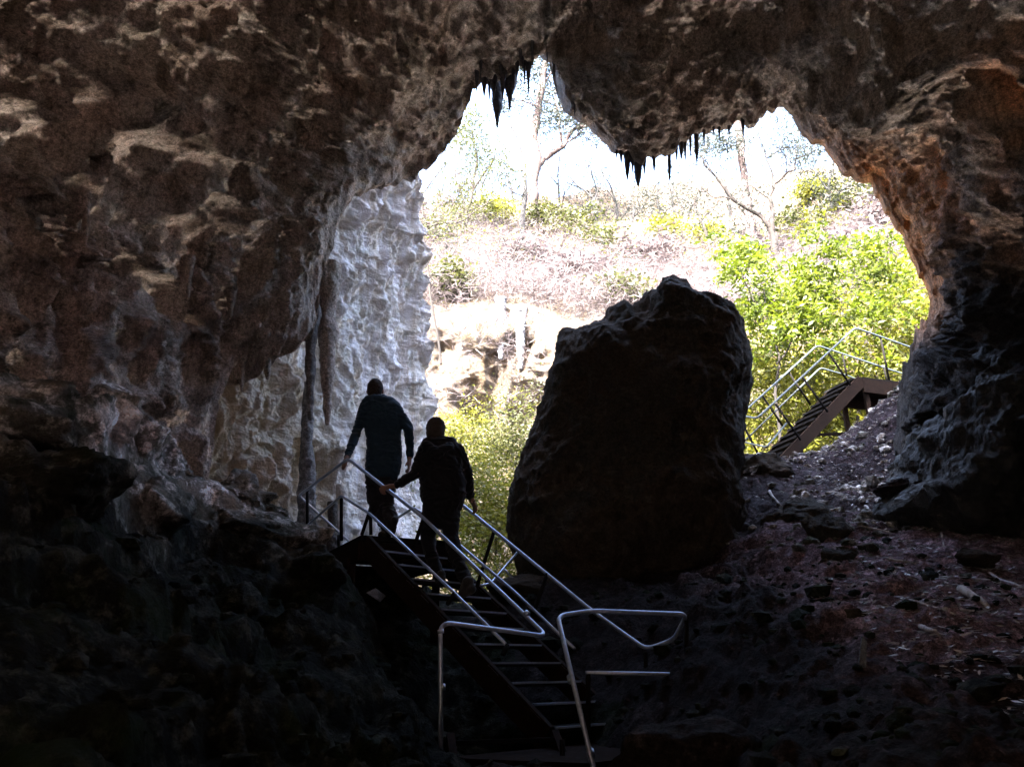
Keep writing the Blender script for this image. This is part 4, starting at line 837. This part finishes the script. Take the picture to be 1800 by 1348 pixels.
tag(leaf_obj('undergrowth', blades(sp, 40, .5, .22, .07, rg, 0), M['leafy']), 'yellow green leafy undergrowth scattered through the dry scrub', 'undergrowth', kind='stuff')

# trees on the skyline
TG = 'trees standing on the slope above the gorge'
tree('eucalyptus_tree', 38, [([(930, 430, 0), (934, 390, 0), (938, 340, 0), (945, 285, 0), (938, 235, 0), (948, 180, 0), (957, 120, 0), (968, 50, 0)], .36, .17), ([(944, 292, 0), (968, 272, 0), (990, 258, 0), (1003, 233, 0), (1020, 222, 0), (1050, 222, 0)], .17, .09), ([(987, 258, 0), (983, 215, 0), (976, 180, 0), (980, 150, 0)], .10, .05),
     ([(948, 190, 0), (930, 182, 0), (908, 175, 0)], .05, .03), ([(955, 150, 0), (975, 120, 0), (985, 90, 0)], .07, .03), ([(950, 175, 0), (990, 190, 0), (1030, 200, 0)], .05, .02)],
     'tall pink barked eucalyptus with one thick grey limb bending right', 'tree', M['bark'], M['leafg'], [(x, y, rg.normal()) for x, y in region([(940, 100), (985, 110), (1010, 170), (1030, 215), (985, 255), (955, 240), (950, 180), (915, 160)], 46, rg)], 46, .45, .34, .07, TG, 3, twig=2, tl=1.8)
tree('eucalyptus_tree', 34, [([(1322, 440, 0), (1316, 390, 0), (1310, 330, 0), (1303, 270, 0), (1293, 200, 0), (1288, 150, 0)], .26, .18), ([(1310, 330, 0), (1325, 380, 0)], .05, .04), ([(1300, 260, 0), (1270, 250, 0), (1255, 280, 0)], .04, .02)],
     'straight pink mottled eucalyptus trunk behind the forked tree', 'tree', M['bark'], M['leafg'], [(1305, 350, 0), (1312, 300, 0), (1270, 290, 0), (1330, 370, 0), (1345, 340, 0)], 50, .4, .3, .06, TG, 4, twig=2)
tree('forked_tree', 27, [([(1368, 470, 0), (1364, 440, 0), (1356, 402, 0)], .17, .12), ([(1356, 402, 0), (1335, 380, 0), (1290, 352, 0), (1268, 322, 0), (1243, 292, 0), (1232, 268, 0)], .10, .035), ([(1358, 405, 0), (1358, 370, 0), (1351, 345, 0), (1360, 325, 0), (1392, 300, 0), (1402, 275, 0)], .10, .03), ([(1360, 330, 0), (1356, 300, 0), (1345, 270, 0), (1332, 225, 0)], .05, .02), ([(1349, 278, 0), (1372, 262, 0), (1376, 245, 0)], .04, .02),
     ([(1352, 350, 0), (1322, 325, 0)], .035, .02), ([(1243, 292, 0), (1215, 290, 0), (1200, 282, 0)], .03, .015), ([(1290, 352, 0), (1250, 345, 0), (1235, 330, 0)], .03, .015), ([(1400, 280, 0), (1440, 262, 0)], .025, .012), ([(1400, 275, 0), (1398, 240, 0)], .025, .012)],
     'brown forked tree with bare twisted limbs against the sky', 'tree', M['barkd'], M['leafg'], [(x, y, 0) for x, y in region([(1330, 200), (1400, 190), (1450, 240), (1440, 290), (1350, 260)], 16, rg)], 26, .45, .22, .04, TG, 5, twig=2, tl=1.1)
for k, (Y, limbs, lab, nlf, bk) in enumerate([
        (34, [([(918, 420, 0), (920, 380, 0), (922, 300, 0), (916, 250, 0), (898, 218, 0)], .12, .04), ([(921, 350, 0), (915, 345, 0), (898, 335, 0)], .04, .02), ([(920, 300, 0), (897, 300, 0), (888, 270, 0)], .04, .02)], 'slender pale dead tree just left of the tall eucalyptus', 6, 'barkg'),
        (36, [([(1052, 440, 0), (1048, 390, 0), (1045, 350, 0)], .09, .06), ([(1045, 350, 0), (1020, 330, 0), (1000, 310, 0)], .035, .02), ([(1046, 360, 0), (1052, 330, 0), (1062, 310, 0), (1055, 295, 0)], .035, .02), ([(1047, 370, 0), (1035, 330, 0), (1035, 290, 0)], .04, .02)], 'thin forked sapling right of the tall eucalyptus', 30, 'barkg'),
        (40, [([(1160, 440, 0), (1158, 400, 0), (1156, 350, 0), (1156, 310, 0)], .08, .03), ([(1157, 380, 0), (1180, 365, 0), (1200, 350, 0)], .03, .015), ([(1157, 360, 0), (1140, 345, 0), (1130, 330, 0)], .03, .015)], 'faint grey tree below the hanging rock', 42, 'barkg'),
        (40, [([(1110, 450, 0), (1112, 400, 0), (1115, 355, 0)], .07, .03), ([(1113, 380, 0), (1130, 365, 0), (1142, 340, 0)], .03, .015)], 'faint grey sapling between the thin saplings', 34, 'barkg'),
        (32, [([(1250, 445, 0), (1238, 400, 0), (1228, 380, 0)], .05, .03), ([(1232, 390, 0), (1248, 370, 0), (1262, 355, 0)], .03, .012), ([(1234, 395, 0), (1220, 350, 0), (1232, 330, 0)], .03, .012), ([(1228, 380, 0), (1218, 362, 0), (1222, 340, 0)], .025, .01)], 'small dead bush with bare zigzag twigs on the skyline', 4, 'barkd'),
        (18, [([(775, 640, 0), (758, 520, 0), (748, 440, 0), (745, 395, 0), (738, 330, 0)], .022, .012), ([(745, 396, 0), (775, 394, 0), (815, 386, 0), (865, 355, 0)], .02, .008), ([(785, 393, 0), (788, 370, 0), (805, 345, 0), (820, 320, 0)], .014, .007), ([(744, 340, 0), (770, 300, 0), (800, 270, 0)], .015, .007)], 'curved brown branches of a tree beside the white flowstone', 70, 'barkd'),
        (33, [([(800, 470, 0), (812, 400, 0), (830, 340, 0), (838, 270, 0)], .07, .03), ([(830, 340, 0), (855, 300, 0), (870, 270, 0)], .035, .015), ([(820, 370, 0), (800, 310, 0), (812, 250, 0)], .035, .015), ([(838, 270, 0), (828, 215, 0)], .03, .012)], 'bushy thin tree under the pale left rim of the mouth', 110, 'barkd'),
        (30, [([(745, 560, 0), (752, 500, 0), (775, 460, 0), (790, 435, 0)], .06, .02), ([(775, 460, 0), (782, 430, 0), (770, 400, 0)], .025, .01)], 'leaning dry sapling on the left of the slope', 14, 'barkd'),
        (28, [([(878, 545, 0), (882, 500, 0), (890, 460, 0)], .06, .03), ([(886, 480, 0), (900, 445, 0), (915, 430, 0)], .03, .012), ([(884, 490, 0), (880, 450, 0), (878, 420, 0)], .03, .012)], 'dead twiggy sapling standing on the cliff edge', 5, 'barkd'),
        (29, [([(1068, 520, 0), (1066, 490, 0), (1062, 460, 0)], .04, .02), ([(1066, 490, 0), (1080, 465, 0)], .02, .01)], 'tiny grey sapling in the scrub above the boulder', 14, 'barkd'),
        (30, [([(1470, 430, 0), (1465, 380, 0), (1455, 330, 0), (1470, 280, 0)], .06, .025), ([(1460, 340, 0), (1430, 300, 0)], .03, .012), ([(1462, 350, 0), (1500, 320, 0), (1520, 300, 0)], .03, .012)], 'pale thin tree near the right rim of the mouth', 60, 'barkg')]):
    rg2 = np.random.default_rng(60 + k); pts = [p for l in limbs[1:] for p in l[0]]
    cl = [(p[0] + rg2.normal() * 14, p[1] + rg2.normal() * 12, rg2.normal()) for p in (pts * 12)[:nlf]]
    limbs = [(l[0], l[1] * 1.5, l[2] * 1.5) for l in limbs]
    tree('thin_tree', Y, limbs, lab, 'tree', M[bk], M['olive'] if k in (5, 6) else M['leafg'], cl, 24, *((.16, .09, .03) if k == 5 else (.42, .24, .05)), TG, 70 + k, twig=3, tl=1.3, tiplf=k in (6, 10))

rgt = np.random.default_rng(404)
for k, x in enumerate([770, 850, 890, 985, 1020, 1085, 1135, 1190, 1215, 1275, 1410, 1500, 1545]):
    by = float(np.interp(x, [700, 900, 1100, 1250, 1400, 1500, 1700], [420, 420, 445, 455, 440, 400, 330])); hh = rgt.uniform(90, 170); j = lambda a: float(rgt.normal() * a)
    m1, m2, tp = (x + j(6), by - hh * .35, 0), (x + j(9), by - hh * .65, 0), (x + j(14), by - hh, 0)
    limbs = [([(x, by, 0), m1, m2, tp], .11, .035), ([m1, (x + 16 + j(8), by - hh * .55, 0), (x + 26 + j(8), by - hh * .8, 0)], .05, .02), ([m2, (x - 14 + j(8), by - hh * .8, 0), (x - 22 + j(6), by - hh * .95, 0)], .045, .018), ([m1, (x - 18 + j(6), by - hh * .5, 0), (x - 30 + j(6), by - hh * .62, 0)], .04, .016)]
    cl = [(x + j(20), by - hh * rgt.uniform(.55, 1.05), j(1)) for _ in range(16)]
    tree('thin_tree', 41, limbs, 'faint thin tree among the distant skyline saplings', 'tree', M['barkg'], M['leafg'], cl, 20, .5, .26, .05, 'faint thin trees along the skyline', 500 + k, twig=3, tl=1.6, tiplf=False)
# ------------------------------------------------------------------ litter, sticks and stones on the soil slope
def ground_pts(poly, n, Ys, rg):
    """drop points on the terrain: sample world XY in a polygon"""
    q = np.array(region([(x * 100, y * 100) for x, y in poly], n, rg)) / 100
    return np.concatenate([q, terrain_z(q[:, 0], q[:, 1])[:, None]], 1)
gpz = ground_pts([(2.2, 2.4), (5.5, 2.4), (5.8, 8.5), (7.5, 12.6), (4.6, 12.9), (4.0, 9.0), (2.4, 6.5)], 12000, None, rg)
V = blades(gpz + np.array([0, 0, .012]), 1, 0.0, .085, .022, rg, 0); V = V.reshape(-1, 4, 3); cc = V.mean(1, keepdims=True); V[..., 2] = (V[..., 2] - cc[..., 2]) * .35 + cc[..., 2]
tag(leaf_obj('leaf_litter', V.reshape(-1, 3), M['litter']), 'dry leaves and bark flakes strewn over the brown soil slope', 'litter', kind='stuff')
rq = np.array(region([(-5.5 , 1.5), (5.8, 1.5), (7.5, 12.4), (2.5, 12.0), (-.5, 9.5), (-5.0, 8.2)], 3800, rg) if False else region([(-550, 150), (350, 150), (400, 800), (420, 1240), (250, 1200), (-50, 950), (-500, 820)], 2600, rg)) / 100
rq = np.concatenate([rq, np.array(region([(300, 750), (420, 1200), (520, 1300), (720, 1270), (640, 1050), (560, 850)], 900, rg)) / 100]); rz = terrain_z(rq[:, 0], rq[:, 1]); V_, F_ = [], []
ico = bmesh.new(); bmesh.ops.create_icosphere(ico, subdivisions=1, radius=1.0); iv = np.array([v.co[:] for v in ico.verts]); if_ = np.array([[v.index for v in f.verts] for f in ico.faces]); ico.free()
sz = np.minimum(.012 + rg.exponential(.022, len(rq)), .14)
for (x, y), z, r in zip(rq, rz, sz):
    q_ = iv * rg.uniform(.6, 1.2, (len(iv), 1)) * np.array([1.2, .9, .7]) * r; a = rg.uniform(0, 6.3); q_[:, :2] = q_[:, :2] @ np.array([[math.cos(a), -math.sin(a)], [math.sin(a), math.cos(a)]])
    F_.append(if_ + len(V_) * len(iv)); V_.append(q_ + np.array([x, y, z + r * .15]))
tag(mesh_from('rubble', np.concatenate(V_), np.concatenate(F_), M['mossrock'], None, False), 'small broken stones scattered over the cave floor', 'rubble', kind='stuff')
def stick(p0, p1, r, label, mat='stick', flat=False):
    mb = MB(); P_ = wiggle([p0, p1], rg, (p1 - p0).length * .02, 6); mb.tube(P_, [r * (1 - .5 * i / (len(P_) - 1)) for i in range(len(P_))], 6); o = mb.build('fallen_stick', M[mat]); return tag(o, label, 'stick', 'fallen sticks on the soil slope')
def on_ground(x, y, dz=.03): return Vector((x, y, float(terrain_z(np.array([x]), np.array([y]))[0]) + dz))
def G(px, py):
    """where the pixel ray meets the terrain"""
    d = rays(np.array([px]), np.array([py]))[0]; t_ = np.arange(2.0, 18, .02); q = d * t_[:, None]; z = terrain_z(q[:, 0], q[:, 1]); k = np.argmax(q[:, 2] < z); return Vector(q[k]) + Vector((0, 0, .02))
for a, b, r, lab in (((1353, 866), (1370, 890), .022, 'short white stick beside the rounded rock near the far stairs'), ((1521, 892), (1535, 912), .02, 'pale stick poking out of the gully'), ((1510, 927), (1570, 940), .018, 'long dark stick across the top of the slope'), ((1655, 940), (1662, 985), .012, 'thin upright twig at the foot of the right wall'),
                     ((1560, 985), (1605, 992), .015, 'stick lying level below the gully'), ((1690, 1040), (1735, 1070), .035, 'thick piece of broken branch on the right of the slope'), ((1660, 1075), (1720, 1078), .014, 'slim pale stick near the broken branch'), ((1620, 1107), (1645, 1117), .02, 'short pale chip of wood in the middle of the slope'),
                     ((1740, 1010), (1790, 1035), .014, 'stick near the right edge of the photo below the wall'), ((1600, 1060), (1680, 1085), .012, 'thin long twig left of the broken branch')):
    stick(G(*a), G(*b), r, lab)
g = G(1520, 1182); MB().quadslab(g + Vector((-.035, 0, 0)), g + Vector((.01, 0, -.01)), g + Vector((.055, .03, .16)), g + Vector((.03, .03, .19)), .012).build('wood_splinter', M['stalwhite'], None, False)
tag(bpy.data.objects['wood_splinter'], 'white leaf shaped splinter standing upright on the soil slope', 'splinter')
print('built')
